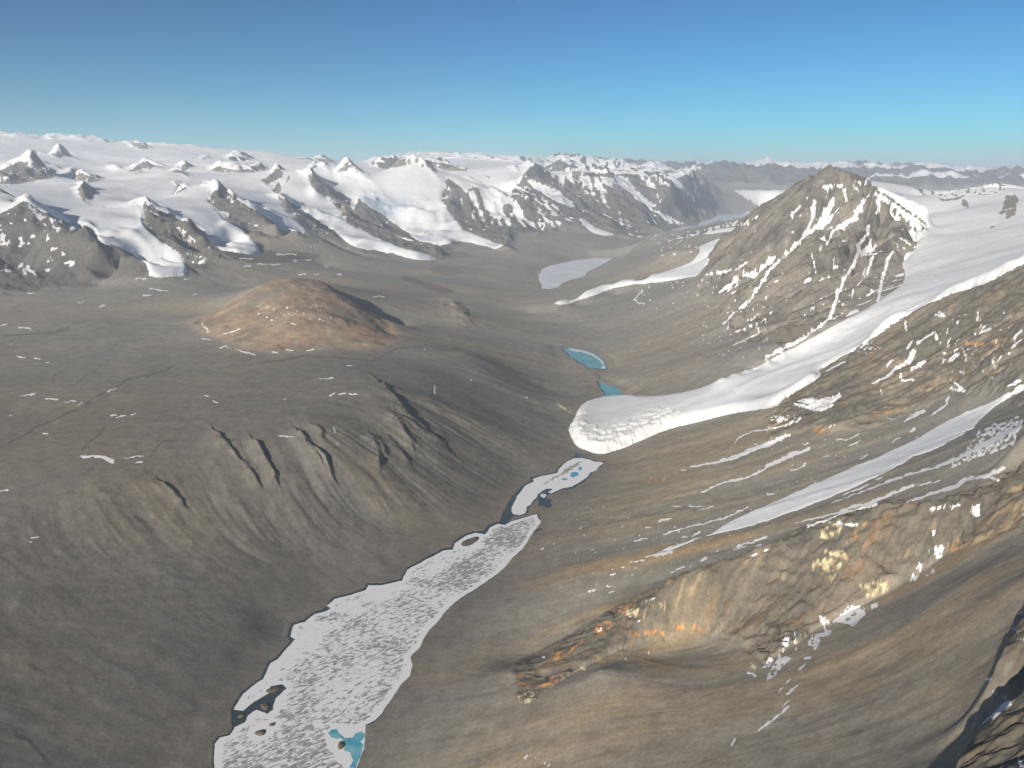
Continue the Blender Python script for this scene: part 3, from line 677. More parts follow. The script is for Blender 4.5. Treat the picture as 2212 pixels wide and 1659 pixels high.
# thin dark stream channels in the basin
for s, wd in (('E 1480,450 1400,500 1250,540 1100,560 800,760 500,900 200,1060 0,1170', 2.2), ('E 850,440 820,500 600,650', 1.2), ('E 0,200 300,190 600,160 750,80', 1.6), ('E 1300,1240 1400,1100 1480,1110', 2), ('E 720,1200 850,1050 900,990', 2),
              ('E 2212,460 2050,480 1900,500', 1.5), ('F 0,450 250,420 450,390 F 850,410 1000,420 1100,360 1250,300 1400,290', 1.8), ('F 1560,830 1700,870 1870,950', 1.5), ('G 700,540 720,510 760,580 760,610', 1.6), ('E 1900,1080 2080,1110 2110,1230 2212,1360', 2.5)):
    d = segdist(PX + 14 * n2, PY + 10 * bench + 5 * n2, P(s), False)
    C0 *= (1 - .32 * np.clip(1.4 - d / wd, 0, 1) * (RR < 12000))[..., None]
C0 = np.clip(C0 * np.array((1.04, 1.0, .93), np.float32), .02, .7)

# ------------------------------------------------------------------ snow on the ground
snow = np.zeros(X.shape, np.float32)
snow[mask(SNOWA, 9500, 1e9, 2.0, 20, 201, **MK)] = 1
snow[(RR > 36000) & (X < 2000)] = 1
# right far range: snow on the tops only
ftop = fbm(X, Y, 5000, 5, 221, .55, False, res * 2)
snow = np.where((RR > 50500) & (X >= 2000), (ftop > -.25) * 1.0, snow)
snow = np.where((RR > 41000) & (RR < 50500) & (X >= 2000), (ftop > .28) * 1.0, snow)
snow[(RR > 36000) & (RR < 41500) & (X > 2000) & (PY > 411)] = 1
# rock faces inside the snow
snow[mask(P('C 1900,612 2212,612 D 300,612 150,700 0,800 C 2212,790 2100,745 1985,690'), 26000, 42500, **MK)] = 1
spk = fbm(PX, PY, 7, 3, 231, .6) + .4 * S1
for i, s in enumerate(ROCKS):
    mm = mask(P(s), 9500, 1e9, 2.5, 12, 240 + i, **MK)
    snow[mm] = np.where(spk[mm] > .62, .9, 0)
# too steep for snow to lie
gz0 = np.gradient(Z, axis=0) / (np.gradient(LR)[:, None] * RR); gz1 = np.gradient(Z, axis=1) / (np.gradient(TH)[None, :] * RR)
STEEP = boxblur(np.hypot(gz0, gz1).astype(np.float32), 1, 1)
G1 = boxblur(gz1.astype(np.float32), 1, 1)
snow[(RR > 9500) & (RR < 40000) & (X < 6000) & (G1 + .10 * spk < -.40)] = 0
# snow-filled gullies on range rocks (fluted faces)
FL = [mask(P('B 1640,500 2212,640 C 0,550 200,650 560,850 300,960 0,900 B 2100,950 1950,840 1700,720'), 15000, 30000, 3, 10, 290, **MK), mask(P('C 440,480 860,500 1040,680 1500,900 1100,900 800,750'), 18000, 30000, 3, 10, 291, **MK)]
fl = FL[0] | FL[1]
snow[fl & (S1 + .8 * S2 + spk > .95)] = .95
# flecks on the left foothill
f1 = mask(P('A 0,820 100,800 400,900 500,1100 700,1250 600,1300 300,1350 0,1300'), 9500, 14000, **MK)
snow[f1 & (fbm(PX, PY * 1.3, 16, 3, 301, .6) > .34)] = 1
# rocky peak: couloirs and flecks
pk = boxblur(m_peak.astype(np.float32), 3, 3) > .6
snow[pk & ((S1 * .9 + S2 * .5 + 1.5 * fbm(PX, PY, 30, 3, 311) > 1.25) | (fbm(PX, PY, 5, 2, 313) + .3 * S1 > .72))] = 1

def streak(s, w0, w1=None, rmin=500, rmax=12000, seed=0, gap=0.0, val=1.0):
    pp = P(s); w1 = w0 if w1 is None else w1
    xs = [q[0] for q in pp]; ys = [q[1] for q in pp]; mg = max(w0, w1) + 6
    I = IX.near(min(xs) - mg, max(xs) + mg, min(ys) - mg, max(ys) + mg, rmin, rmax)
    if len(I) == 0: return
    x = PX.ravel()[I]; y = PY.ravel()[I]
    nn = fbm(x, y, 11, 3, 320 + seed, .6); 
    d = segdist(x + 2.2 * nn, y + 2.2 * fbm(x, y, 9, 2, 350 + seed), pp, False)
    a = np.array(pp[0]); b = np.array(pp[-1]); L = np.linalg.norm(b - a)
    t = np.clip(((x - a[0]) * (b - a)[0] + (y - a[1]) * (b - a)[1]) / (L * L), 0, 1)
    wd = (w0 + (w1 - w0) * t) * (.8 if s[0] == 'D' else .78 if w0 > 1.35 else 1.0) * (1 + .9 * nn)
    on = (d < wd) & (nn > -1 + gap * 1.0)
    snow.ravel()[I[on]] = val
ST = [('D 400,700 390,830 330,980 200,1120 100,1210 0,1310 C 2212,1320 2050,1560 1930,1650 G 1830,100', 5, 2.5), ('D 550,740 470,860 400,930 330,1000', 5, 3), ('D 760,850 690,880 560,960 510,1070', 7, 2), ('D 660,600 680,700', 3, 3), ('D 950,700 960,780 930,810', 5, 3),
      ('D 870,920 860,980 780,1080 790,1130 740,1250 660,1370 600,1500 560,1650 H 520,60 430,130 300,230 100,330 0,385', 4, 5), ('D 910,1180 860,1320 770,1430', 3, 2), ('D 740,1460 725,1530', 2, 2), ('D 1080,1130 1040,1200 990,1360 950,1560', 3.5, 4), ('D 930,1080 880,1160', 3, 2),
      ('D 380,1160 410,1320', 1.5, 3), ('D 840,1280 820,1340', 2, 1), ('D 280,740 200,820', 3, 3), ('D 480,580 640,560', 6, 4), ('D 740,570 780,610', 3, 3), ('D 930,640 1060,720 1200,840 1290,920', 4, 8), ('D 970,640 1300,880', 2.5, 4), ('D 890,1030 880,1070', 2, 3),
      ('D 210,790 205,850', 4, 4), ('D 460,1090 440,1140', 2, 3), ('D 570,1180 565,1280', 1.5, 2), ('D 500,1050 510,1080', 3, 1), ('C 1660,1340 1950,1290 2040,1220', 1.5, 2), ('C 1800,1330 1880,1290', 2, 3), ('C 2100,1300 2212,1220', 1, 2), ('D 1170,1100 1190,1150', 2, 2), ('D 1140,1020 1270,1100', 2, 3),
      ('H 640,10 560,60 620,20', 2, 2), ('G 2190,150 2060,220 1910,285', 1.2, 1.5), ('G 2190,60 2080,120 1940,170', 1.5, 2.5), ('G 1860,150 1870,90', 2, 1.5),
      # streaks on the near right slopes
      ('H 180,1060 0,1150 G 2100,1180 1950,1240 1760,1300 1540,1340', 6, 1.6), ('H 350,1185 200,1240 0,1330 G 2150,1380 2000,1440 1800,1480 1640,1560', 5, 1.5), ('G 1910,1140 1960,1080 2080,1030 2212,1015', 2, 1.6), ('G 1460,1370 1500,1360', 2, 2), ('H 280,925 130,990 0,1010', 3, 2),
      ('H 600,730 450,780 300,760', 9, 3), ('H 540,800 400,840 230,790', 9, 2), ('H 2150,1000 1900,1130 1700,1240 1450,1340 1200,1410 900,1520 550,1650', 6, 1.5), ('H 2010,1060 1800,1170', 3, 3), ('H 2040,1355 1900,1410 1700,1450 1640,1500 1440,1560 1200,1640', 6, 3.5), ('H 1260,1500 1050,1580 880,1650', 3, 4),
      ('H 1290,1500 1480,1460', 2, 2), ('L 170,120 420,60 560,10 680,0', 1.5, 5), ('L 250,140 350,110 460,60 680,0', 3, 3), ('L 440,120 560,135', 4, 4), ('L 1010,30 1200,10', 3, 3), ('L 1280,10 1320,70', 3, 2), ('H 500,1000 610,965', 1.2, 1.2), ('H 600,1100 680,1105 790,1060', 1.5, 1.5), ('H 700,1155 800,1110', 2.5, 1.5),
      ('H 1240,500 1350,430', 5, 6), ('H 900,620 1040,550 1100,490 1220,440 1260,340', 2.5, 6), ('H 1030,460 1090,410', 3, 2), ('H 1300,260 1440,170 1460,230', 3, 3), ('H 1190,330 1240,260', 2, 4), ('H 1560,430 1640,370', 5, 5), ('H 1500,350 1590,350', 1.5, 1.5), ('H 1185,70 1200,160', 1.5, 2), ('H 1150,530 1150,600', 2, 2), ('H 1170,590 1260,580', 3, 2),
      ('H 975,670 980,710', 2, 2), ('H 1230,890 1350,860', 3, 4), ('H 1400,900 1540,800 1560,730', 3, 3), ('H 1600,600 1700,680 1580,660', 3, 3), ('H 2000,400 2120,340', 2, 2), ('H 2110,310 2190,240', 2, 2), ('H 1030,925 1100,925', 1.5, 1.5), ('H 1180,950 1300,880', 2, 3), ('H 660,430 500,510', 3, 2), ('H 860,260 800,310', 2.5, 2),
      ('H 2080,640 2180,590', 3, 4), ('H 2110,240 2190,160', 3, 3), ('H 1440,20 1520,40', 4, 3), ('H 1480,0 1530,40', 3, 3), ('H 1830,180 1920,150', 3, 4), ('H 1890,1430 1990,1450', 3, 4), ('H 800,1270 860,1240', 1.5, 1.5), ('H 200,1370 320,1330', 2, 1.2), ('H 480,1250 530,1240', 2, 2),
      ('H 310,1150 350,1130', 2, 2), ('H 430,1490 500,1460', 1.8, 1.8), ('H 560,1430 600,1400', 2, 1), ('H 0,1580 50,1570', 2.5, 2.5), ('H 650,1580 870,1490', 1, 2), ('H 940,1450 990,1435', 2, 2), ('H 1070,1120 1140,1080', 1.5, 1.5), ('H 1260,1010 1230,1030', 4, 2),
      ('K 0,0 10,0', .1, .1), ('K 740,370 830,350', 1.5, 2), ('K 830,335 1000,300', 2, 5), ('K 950,190 1050,160 1180,125', 2, 2.5), ('K 1180,130 1340,90 1480,20', 1.5, 2.5), ('K 920,110 1000,90', 2, 2), ('K 1130,200 1180,175', 3, 3), ('K 1070,210 1100,205', 2, 2), ('K 770,232 850,215', 1.5, 1.5), ('K 840,145 880,150', 1.5, 1.5),
      ('K 1000,430 1080,395', 1.5, 2), ('K 1190,360 1220,340', 2, 3.5), ('K 1120,390 1130,385', 1.5, 1.5), ('K 620,445 645,435', 3, 4), ('K 690,400 705,400', 2, 2), ('K 480,550 520,540', 1.5, 1.5), ('K 610,555 640,550', 2, 1.5), ('K 600,515 650,525', 1.5, 1.5), ('K 460,550 545,530', .8, .8), ('K 1390,290 1470,265', 1.5, 1.8), ('K 1540,260 1570,255', 1.5, 1.5), ('K 1500,330 1609,285', 1.5, 3),
      ('K 1390,275 1600,210', 1.5, 2.5), ('K 1010,15 1060,12', 1.2, 1.2), ('K 1120,15 1270,15 1170,42', 2, 1.2), ('K 180,283 200,280', 1.2, 1.2), ('K 258,254 270,254', 1.2, 1.2), ('K 845,610 900,590', 1.5, 1.2), ('K 550,800 560,780', 3, 3), ('K 750,660 750,664', 2, 2), ('K 740,705 755,710', 2, 2), ('K 790,740 815,725', 1.5, 1.5), ('K 195,965 205,968', 2.5, 2.5),
      ('K 710,965 715,985', 2, 2), ('K 860,925 862,945', 1.5, 1.5), ('K 80,1600 95,1580', 3, 3), ('K 145,1596 150,1597', 1.5, 1.5), ('K 205,1625 207,1628', 2, 2), ('K 228,1645 238,1635', 2, 1.5), ('K 1380,1515 1403,1480', 2, 2), ('K 1545,1430 1575,1405', 1.5, 2.5), ('K 1590,1400 1609,1375', 2, 3), ('K 1490,1060 1530,1080', 4, 3),
      ('L 0,1385 130,1270', 2.2, 3), ('L 90,1270 130,1235', 1.8, 1.8), ('L 65,1185 90,1155', 1.2, 1.2), ('L 110,1130 140,1100', 1.2, 1.2), ('L 125,1190 190,1140', 3, 1.5), ('L 205,1040 235,1000', 3, 1.5), ('L 230,975 265,960', 3, 3), ('L 1350,1375 1420,1330 1510,1250', 4, 9), ('L 1375,1105 1420,1085', 4, 3), ('L 1400,1170 1500,1220', 1, 2),
      ('L 1580,690 1605,665', 2, 2), ('L 1540,785 1580,800', 2, 2), ('L 1570,1600 1609,1659', 4, 5), ('L 1560,850 1609,855', 1, 1), ('L 1600,60 1609,65', 2, 2)]
for i, (s, a, b) in enumerate(ST): streak(s, a, b, seed=i)
# patchy snow drifts below the near cliffs
def drift(s, seed, thr, rmin=500, rmax=4000, wl=6.5, amp=5):
    mm = mask(P(s), rmin, rmax, amp, 22, 400 + seed, **MK)
    nz = fbm(PX[mm], PY[mm], wl, 3, 430 + seed, .62)
    v = snow[mm]; v[nz > thr] = 1; snow[mm] = v
drift('L 400,750 500,650 560,640 600,640 620,690 540,770 470,750', 1, -.35)
drift('L 640,640 690,620 690,650 650,670', 2, -.5)
drift('L 320,700 350,690 400,760 400,820 330,840 300,920 250,880 280,820 350,800', 3, -.15)
drift('L 110,800 135,820 130,900 90,940 140,970 60,1070 0,1120 0,1080 60,970 90,880', 4, -.22)
drift('K 1570,1030 1609,960 L 40,970 0,1020', 5, -.3)
drift('L 885,490 910,430 950,370 990,400 940,450 930,490', 6, -.35)
drift('L 990,280 1010,280 1010,320', 7, -.6); drift('L 1050,265 1110,265 1100,300 1120,330 1060,350 1050,310', 8, -.3); drift('L 1270,40 1325,0 1330,80 1300,85', 12, -.6); drift('L 1030,170 1050,170 1050,200 1030,200', 13, -.6)
drift('L 980,460 1050,400 1040,440 1000,465', 9, .0); drift('L 170,790 180,790 180,920 165,930', 10, .0)
drift('H 0,900 250,880 300,900 100,950 0,960', 11, .15, 2000, 6000, 4); drift('H 700,100 1000,330 850,360 650,330', 14, .25, 2500, 6000, 4)
drift('H 1850,1000 2150,900 2212,930 2120,1150 1750,1280 1500,1380 1700,1200', 15, .0, 800, 4000, 5)
drift('E 690,1240 720,1240 800,1235 900,1245 980,1270 1000,1310 950,1300 880,1265 780,1255 720,1270', 16, -.4, 1500, 6000, 9, 2)
drift('H 1450,40 1600,0 2200,0 2212,500 1900,600 1500,500', 17, .45, 2000, 6000, 6)
drift('G 1200,0 2212,0 2212,420 1800,500 1750,300', 18, .56, 4500, 9000, 5); drift('C 1000,1250 1700,1350 2200,1350 2200,1659 1100,1659', 19, .52, 5000, 11000, 5)
drift('C 1150,1010 1600,960 1600,1150 1300,1200', 20, .4, 9000, 17000, 5); drift('C 1700,930 2150,830 2050,890 1350,1050', 21, .05, 9000, 17000, 4)
drift('F 0,-60 700,-60 640,80 0,60', 22, .42, 4500, 8600, 4)
drift('H 0,1000 700,1000 1400,1100 1000,1300 0,1600 G 1500,1200', 23, .60, 1500, 5000, 6); drift('K 400,0 1600,0 1300,300 400,560', 24, .62, 1500, 5000, 6)
drift('D 1330,560 1500,600 1950,540 2212,560 2212,650 1900,640 1700,650 1500,690 1340,660', 30, -.25, 9500, 16000, 6)
# small snow lines in the basin
for i, s in enumerate(('E 0,120 60,110', 'E 165,130 270,148', 'E 80,280 100,280', 'E 145,380 220,398', 'E 300,400 345,402', 'E 385,432 420,432', 'E 170,722 300,710', 'E 395,750 500,755', 'E 560,778 650,770', 'E 660,810 710,780', 'E 930,682 1000,658', 'E 960,898 1010,895', 'E 1000,915 1085,893', 'E 1135,885 1170,873',
                       'E 1070,1265 1150,1250 1235,1243', 'E 1170,1305 1235,1298', 'E 370,1055 415,1048', 'E 0,1550 70,1536', 'E 75,900 100,899', 'E 1770,728 1800,730', 'E 1845,768 1880,785', 'E 1745,95 1755,130 1790,145 1800,170', 'E 1740,232 1815,242', 'E 1925,187 2000,175 2080,140', 'E 1900,312 1950,295 1985,320', 'E 2030,325 2100,345 2200,368',
                       'F 145,345 190,350', 'F 260,325 320,330', 'F 440,330 500,325', 'F 785,462 825,466', 'F 550,576 665,572', 'F 640,720 680,700', 'F 715,714 775,705', 'F 800,712 870,708', 'F 240,757 255,755', 'F 670,1000 685,1045', 'F 705,1140 708,1141', 'F 190,1063 320,1080', 'F 1450,325 1460,320', 'F 1845,593 1860,595', 'F 1545,640 1545,705', 'F 990,105 995,115',
                       'F 130,72 180,76', 'F 300,95 345,103', 'I 195,212 245,212', 'I 190,240 195,240', 'B 1010,1525 1110,1530', 'B 180,1160 350,1165', 'B 330,1218 480,1208', 'B 120,1252 215,1248', 'B 20,1245 100,1245', 'B 465,1097 510,1095', 'A 1260,1370 1180,1372', 'A 2070,1195 2180,1197', 'A 2110,1265 2170,1265', 'A 1600,1375 1650,1368', 'A 860,1615 910,1605', 'A 680,1575 720,1575', 'A 1670,1505 1700,1505',
                       'A 240,1500 290,1495', 'A 1290,1460 1350,1465 1450,1480', 'A 1240,1512 1300,1512', 'B 370,1332 430,1330', 'B 500,1332 540,1330', 'B 590,1268 620,1268', 'B 690,1267 700,1267', 'B 700,1330 740,1330', 'C 1060,1560 1080,1520 1130,1480 M', 'C 1060,1545 1085,1585 1145,1585', 'C 890,1508 905,1508', 'M 250,205 260,210')):
    streak(s, 1.3, 1.3, 500, 16000, 500 + i)

# ------------------------------------------------------------------ materials
def newmat(name):
    m = bpy.data.materials.new(name); m.use_nodes = True
    n = m.node_tree.nodes; l = m.node_tree.links
    return m, n, l, n["Principled BSDF"]

def node(n, t, **kw):
    a = n.new(t)
    for k, v in kw.items(): setattr(a, k, v)
    return a

def ground_material(name):
    m, n, l, b = newmat(name)
    b.inputs['Roughness'].default_value = .95
    b.inputs['Specular IOR Level'].default_value = .15
    at = node(n, 'ShaderNodeAttribute', attribute_name='Col'); sn = node(n, 'ShaderNodeAttribute', attribute_name='snow')
    tc = node(n, 'ShaderNodeTexCoord')
    def nz(scale, det, rough=.6):
        q = node(n, 'ShaderNodeTexNoise'); q.inputs['Scale'].default_value = scale; q.inputs['Detail'].default_value = det; q.inputs['Roughness'].default_value = rough
        l.new(tc.outputs['Object'], q.inputs['Vector']); return q
    a = nz(.02, 7, .65); c = nz(.15, 4)
    mr = node(n, 'ShaderNodeMapRange'); mr.inputs['From Min'].default_value = .3; mr.inputs['From Max'].default_value = .7; mr.inputs['To Min'].default_value = .80; mr.inputs['To Max'].default_value = 1.2
    l.new(a.outputs[0], mr.inputs['Value'])
    mu = node(n, 'ShaderNodeMix', data_type='RGBA', blend_type='MULTIPLY'); mu.inputs['Factor'].default_value = 1
    l.new(at.outputs['Color'], mu.inputs['A']); l.new(mr.outputs[0], mu.inputs['B'])
    f = nz(.11, 5, .75)
    mf = node(n, 'ShaderNodeMapRange'); mf.inputs['From Min'].default_value = .3; mf.inputs['From Max'].default_value = .7; mf.inputs['To Min'].default_value = .76; mf.inputs['To Max'].default_value = 1.24
    l.new(f.outputs[0], mf.inputs['Value'])
    m2 = node(n, 'ShaderNodeMix', data_type='RGBA', blend_type='MULTIPLY'); m2.inputs['Factor'].default_value = 1
    l.new(mu.outputs['Result'], m2.inputs['A']); l.new(mf.outputs[0], m2.inputs['B'])
    # snow edge broken up by fine noise
    ad = node(n, 'ShaderNodeMath', operation='MULTIPLY_ADD'); ad.inputs[1].default_value = .7; l.new(c.outputs[0], ad.inputs[0])
    l.new(sn.outputs['Fac'], ad.inputs[2])
    ms = node(n, 'ShaderNodeMapRange', interpolation_type='SMOOTHSTEP'); ms.inputs['From Min'].default_value = .78; ms.inputs['From Max'].default_value = .98
    l.new(ad.outputs[0], ms.inputs['Value'])
    mx = node(n, 'ShaderNodeMix', data_type='RGBA'); mx.inputs['B'].default_value = (.86, .86, .86, 1)
    l.new(ms.outputs[0], mx.inputs['Factor']); l.new(m2.outputs['Result'], mx.inputs['A']); l.new(mx.outputs['Result'], b.inputs['Base Color'])
    bp = node(n, 'ShaderNodeBump'); bp.inputs['Strength'].default_value = .22; bp.inputs['Distance'].default_value = 8.0
    l.new(a.outputs[0], bp.inputs['Height']); l.new(bp.outputs[0], b.inputs['Normal'])
    return m
M_ground = ground_material('stony_ground')

def ice_material(name, base, blue=.0, rough=.6):
    m, n, l, b = newmat(name)
    b.inputs['Roughness'].default_value = rough; b.inputs['Specular IOR Level'].default_value = .25
    at = node(n, 'ShaderNodeAttribute', attribute_name='Col')
    tc = node(n, 'ShaderNodeTexCoord')
    q = node(n, 'ShaderNodeTexNoise'); q.inputs['Scale'].default_value = .012; q.inputs['Detail'].default_value = 8
    l.new(tc.outputs['Object'], q.inputs['Vector'])
    mr = node(n, 'ShaderNodeMapRange'); mr.inputs['From Min'].default_value = .3; mr.inputs['From Max'].default_value = .7; mr.inputs['To Min'].default_value = .93; mr.inputs['To Max'].default_value = 1.04
    l.new(q.outputs[0], mr.inputs['Value'])
    mu = node(n, 'ShaderNodeMix', data_type='RGBA', blend_type='MULTIPLY'); mu.inputs['Factor'].default_value = 1
    l.new(at.outputs['Color'], mu.inputs['A']); l.new(mr.outputs[0], mu.inputs['B']); l.new(mu.outputs['Result'], b.inputs['Base Color'])
    bp = node(n, 'ShaderNodeBump'); bp.inputs['Strength'].default_value = .25; bp.inputs['Distance'].default_value = 6.0
    l.new(q.outputs[0], bp.inputs['Height']); l.new(bp.outputs[0], b.inputs['Normal'])
    return m
M_glacier = ice_material('glacier_ice', None)

def simple_mat(name, c1, c2, scale, rough, spec=.5, bump=0):
    m, n, l, b = newmat(name)
    b.inputs['Roughness'].default_value = rough; b.inputs['Specular IOR Level'].default_value = spec
    tc = node(n, 'ShaderNodeTexCoord'); q = node(n, 'ShaderNodeTexNoise'); q.inputs['Scale'].default_value = scale; q.inputs['Detail'].default_value = 6
    l.new(tc.outputs['Object'], q.inputs['Vector'])
    cr = node(n, 'ShaderNodeValToRGB'); cr.color_ramp.elements[0].position = .38; cr.color_ramp.elements[0].color = c1 + (1,); cr.color_ramp.elements[1].position = .62; cr.color_ramp.elements[1].color = c2 + (1,)
    l.new(q.outputs[0], cr.inputs[0]); l.new(cr.outputs[0], b.inputs['Base Color'])
    if bump:
        bp = node(n, 'ShaderNodeBump'); bp.inputs['Strength'].default_value = .4; bp.inputs['Distance'].default_value = bump
        l.new(q.outputs[0], bp.inputs['Height']); l.new(bp.outputs[0], b.inputs['Normal'])
    return m
M_water = simple_mat('dark_open_water', (.035, .06, .07), (.06, .08, .085), .01, .25, .3)
M_blue = simple_mat('turquoise_melt_ice', (.06, .36, .50), (.22, .52, .60), .02, .35, .4)
M_pondice = simple_mat('blue_pond_ice', (.09, .33, .38), (.22, .46, .50), .012, .4, .4)
M_deepblue = simple_mat('deep_blue_melt_ice', (.06, .33, .55), (.10, .42, .62), .02, .35, .4)
M_whiteice = simple_mat('white_lake_ice', (.66, .69, .72), (.76, .78, .80), .002, .6, .3)
M_valleyice = simple_mat('pale_valley_ice', (.50, .58, .62), (.62, .68, .72), .001, .6, .3)
M_isle = simple_mat('island_gravel', (.11, .095, .075), (.17, .15, .115), .08, .95, .1, 2)

# ------------------------------------------------------------------ object making
def tag(o, label=None, cat=None, group=None, kind=None):
    if label: o['label'] = label
    if cat: o['category'] = cat
    if group: o['group'] = group
    if kind: o['kind'] = kind
    return o

def grid_object(name, fmask, z, mat, attrs, thick_skirt=0):
    """mesh made of the polar-grid cells where fmask (NR-1, NT-1) is set"""
    iy, ix = np.nonzero(fmask)
    q = np.stack([iy * NT + ix, iy * NT + ix + 1, (iy + 1) * NT + ix + 1, (iy + 1) * NT + ix], 1).ravel()
    used, inv = np.unique(q, return_inverse=True)
    me = bpy.data.meshes.new(name)
    nv, nf = len(used), len(iy)
    me.vertices.add(nv); me.loops.add(nf * 4); me.polygons.add(nf)
    co_ = np.stack([X.ravel()[used], Y.ravel()[used], z.ravel()[used]], 1).astype(np.float32)
    me.vertices.foreach_set('co', co_.ravel())
    me.loops.foreach_set('vertex_index', inv.astype(np.int32).ravel())
    me.polygons.foreach_set('loop_start', np.arange(0, nf * 4, 4, dtype=np.int32))
    me.polygons.foreach_set('use_smooth', np.ones(nf, bool))
    me.update(calc_edges=True)
    for k, a in attrs.items():
        if a.ndim == 3:
            at = me.attributes.new(k, 'FLOAT_COLOR', 'POINT')
            c4 = np.ones((nv, 4), np.float32); c4[:, :3] = a.reshape(-1, 3)[used]
            at.data.foreach_set('color', c4.ravel())
        else:
            at = me.attributes.new(k, 'FLOAT', 'POINT')
            at.data.foreach_set('value', a.ravel()[used].astype(np.float32))
    me.materials.append(mat)
    o = bpy.data.objects.new(name, me); sc.collection.objects.link(o)
    return o

def cellany(vm): return vm[:-1, :-1]
def cells(vm):      # vertex mask -> cell mask
    return vm[:-1, :-1] & vm[1:, :-1] & vm[:-1, 1:] & vm[1:, 1:]

# glaciers ----------------------------------------------------------
GL_ = []
BIG = P('M 640,520 655,560 685,625 705,665 745,700 800,715 850,725 870,745 940,760 1010,755 1080,725 1170,700 1200,690 1280,650 1400,600 1500,555 1659,500 '
        'G 1590,960 1900,880 2212,838 H 80,822 170,735 350,630 470,550 450,500 560,440 660,385 860,262 1000,172 1190,40 D 1280,1645 1500,1545 1700,1480 1890,1420 2030,1350 2212,1245 2700,1000 2700,590 2212,600 2080,585 1950,635 1850,640 1700,640 1660,680 1500,700 1480,660 '
        '1340,640 1300,600 1180,550 1080,550 960,515 800,505 670,500 700,530 780,560 880,585 1050,690 1250,830 1400,930 1280,965 1200,960 1275,1020 1280,1120 1180,1150 1150,1250 1180,1350 1150,1430 1000,1530 900,1600 800,1655 H 700,40 600,90 440,175 250,275 0,400 G 2212,410 2050,490 1800,590 1600,670 1400,712 1200,722 1050,722 940,712 800,722 650,765 600,800 560,850 540,910 495,975')
GL_.append(('glacier', 'long white glacier from the right snow basin ending in a cracked round snout', [BIG], 4200, 13500, 13, 62, 1))
LG = [('broad white glacier at far left ending in a rounded snout', 'A 1255,1365 1500,1362 1590,1350 1640,1330 1610,1250 1590,1170 1530,1115 1400,1045 1280,955 1245,900 1250,800 1222,705 1100,745 980,760 930,760 800,735 730,690 690,640 670,570 480,505 0,560 -500,560 -500,560 0,600 200,690 310,770 600,900 610,960 650,985 700,905 800,935 845,1040 900,1080 1040,1110 1150,1180 1240,1230 1290,1320', 9900, 18500, 30),
      ('white glacier with a low lobed snout, second from the left', 'A 1870,1115 1900,1130 2050,1150 2180,1170 2260,1150 2230,1080 2180,1020 2060,940 1960,880 1900,800 1800,700 1825,620 1860,573 1700,562 1600,592 1500,652 1300,702 1245,704 1350,770 1480,830 1650,900 1750,970 1800,1060', 11000, 17300, 28),
      ('short hanging glacier stopping high on the slope, third from the left', 'A 1930,592 2050,600 2212,620 B 0,640 180,660 240,740 275,800 350,870 420,930 495,1005 300,985 180,930 150,880 0,790 A 2100,730', 13800, 20500, 22),
      ('curving glacier with one long pointed tongue, just left of the double tongue', 'B 1578,1188 1540,1210 1500,1218 1350,1205 1250,1180 1130,1150 960,1130 850,1100 780,1060 700,990 560,900 380,770 240,680 185,655 250,540 340,440 440,460 500,590 570,630 700,760 780,880 900,930 1050,1020 1250,1100 1450,1150', 14000, 23200, 26),
      ('wide crevassed icefall with a double tongue in the middle of the left range', 'B 1690,1082 1560,1088 1400,1050 1280,965 1100,840 960,740 900,700 840,690 700,620 560,520 465,455 560,385 690,385 690,455 800,475 900,500 1000,482 1200,420 1350,362 1430,390 1500,420 1640,475 1640,560 1610,690 1700,820 1810,960 1900,990 2060,1050 2160,1080 2212,1108 C 45,1152 B 2212,1150 2050,1112 1850,1062 1700,1050', 16200, 26000, 26),
      ('small detached ice tongue lying below the fluted rock wall', 'C 555,840 600,840 640,860 720,930 850,962 893,988 875,1008 800,1008 700,980 620,920', 17500, 21500, 26),
      ('steep snow ramp between the fluted rock wall and a dark ridge', 'C 80,500 130,500 220,512 400,605 570,745 560,765 500,765 380,715 250,635 120,555', 20500, 25500, 16),
      ('slim straight glacier, left one of two at the right end of the range', 'C 850,465 900,470 1000,482 1030,560 1080,590 1150,660 1270,745 1330,795 1200,765 1100,722 1030,660 900,540', 24500, 30500, 20),
      ('slim straight glacier running down to the pale frozen lake', 'C 1280,480 1400,492 1500,575 1620,690 1680,765 1765,828 1730,848 1650,800 1560,705 1450,605 1350,525', 26000, 32000, 18)]
for lab, s, a, b, th in LG: GL_.append(('glacier', lab, [P(s)], a, b, th, 20, 0))
GL_.append(('glacier', 'thin bent white glacier tongue on gravel, left of the rocky peak', [P('C 338,1590 345,1600 430,1604 530,1584 650,1544 830,1474 1000,1434 1200,1412 1380,1392 1600,1355 1665,1275 1730,1205 1690,1180 1700,1150 1860,1090 1900,1062 1985,968 1900,983 1750,1032 1608,1092 1612,1150 1560,1215 1400,1285 1150,1375 950,1405 750,1445 620,1493 555,1540 400,1565')], 8500, 13500, 30, 25, 0))
GL_.append(('glacier', 'flat pale ice strip behind the bent glacier tongue, left of the rocky peak', [P('C 1600,992 1700,962 1850,932 2060,902 2040,940 1900,968 1700,990')], 11000, 15500, 10, 25, 0))

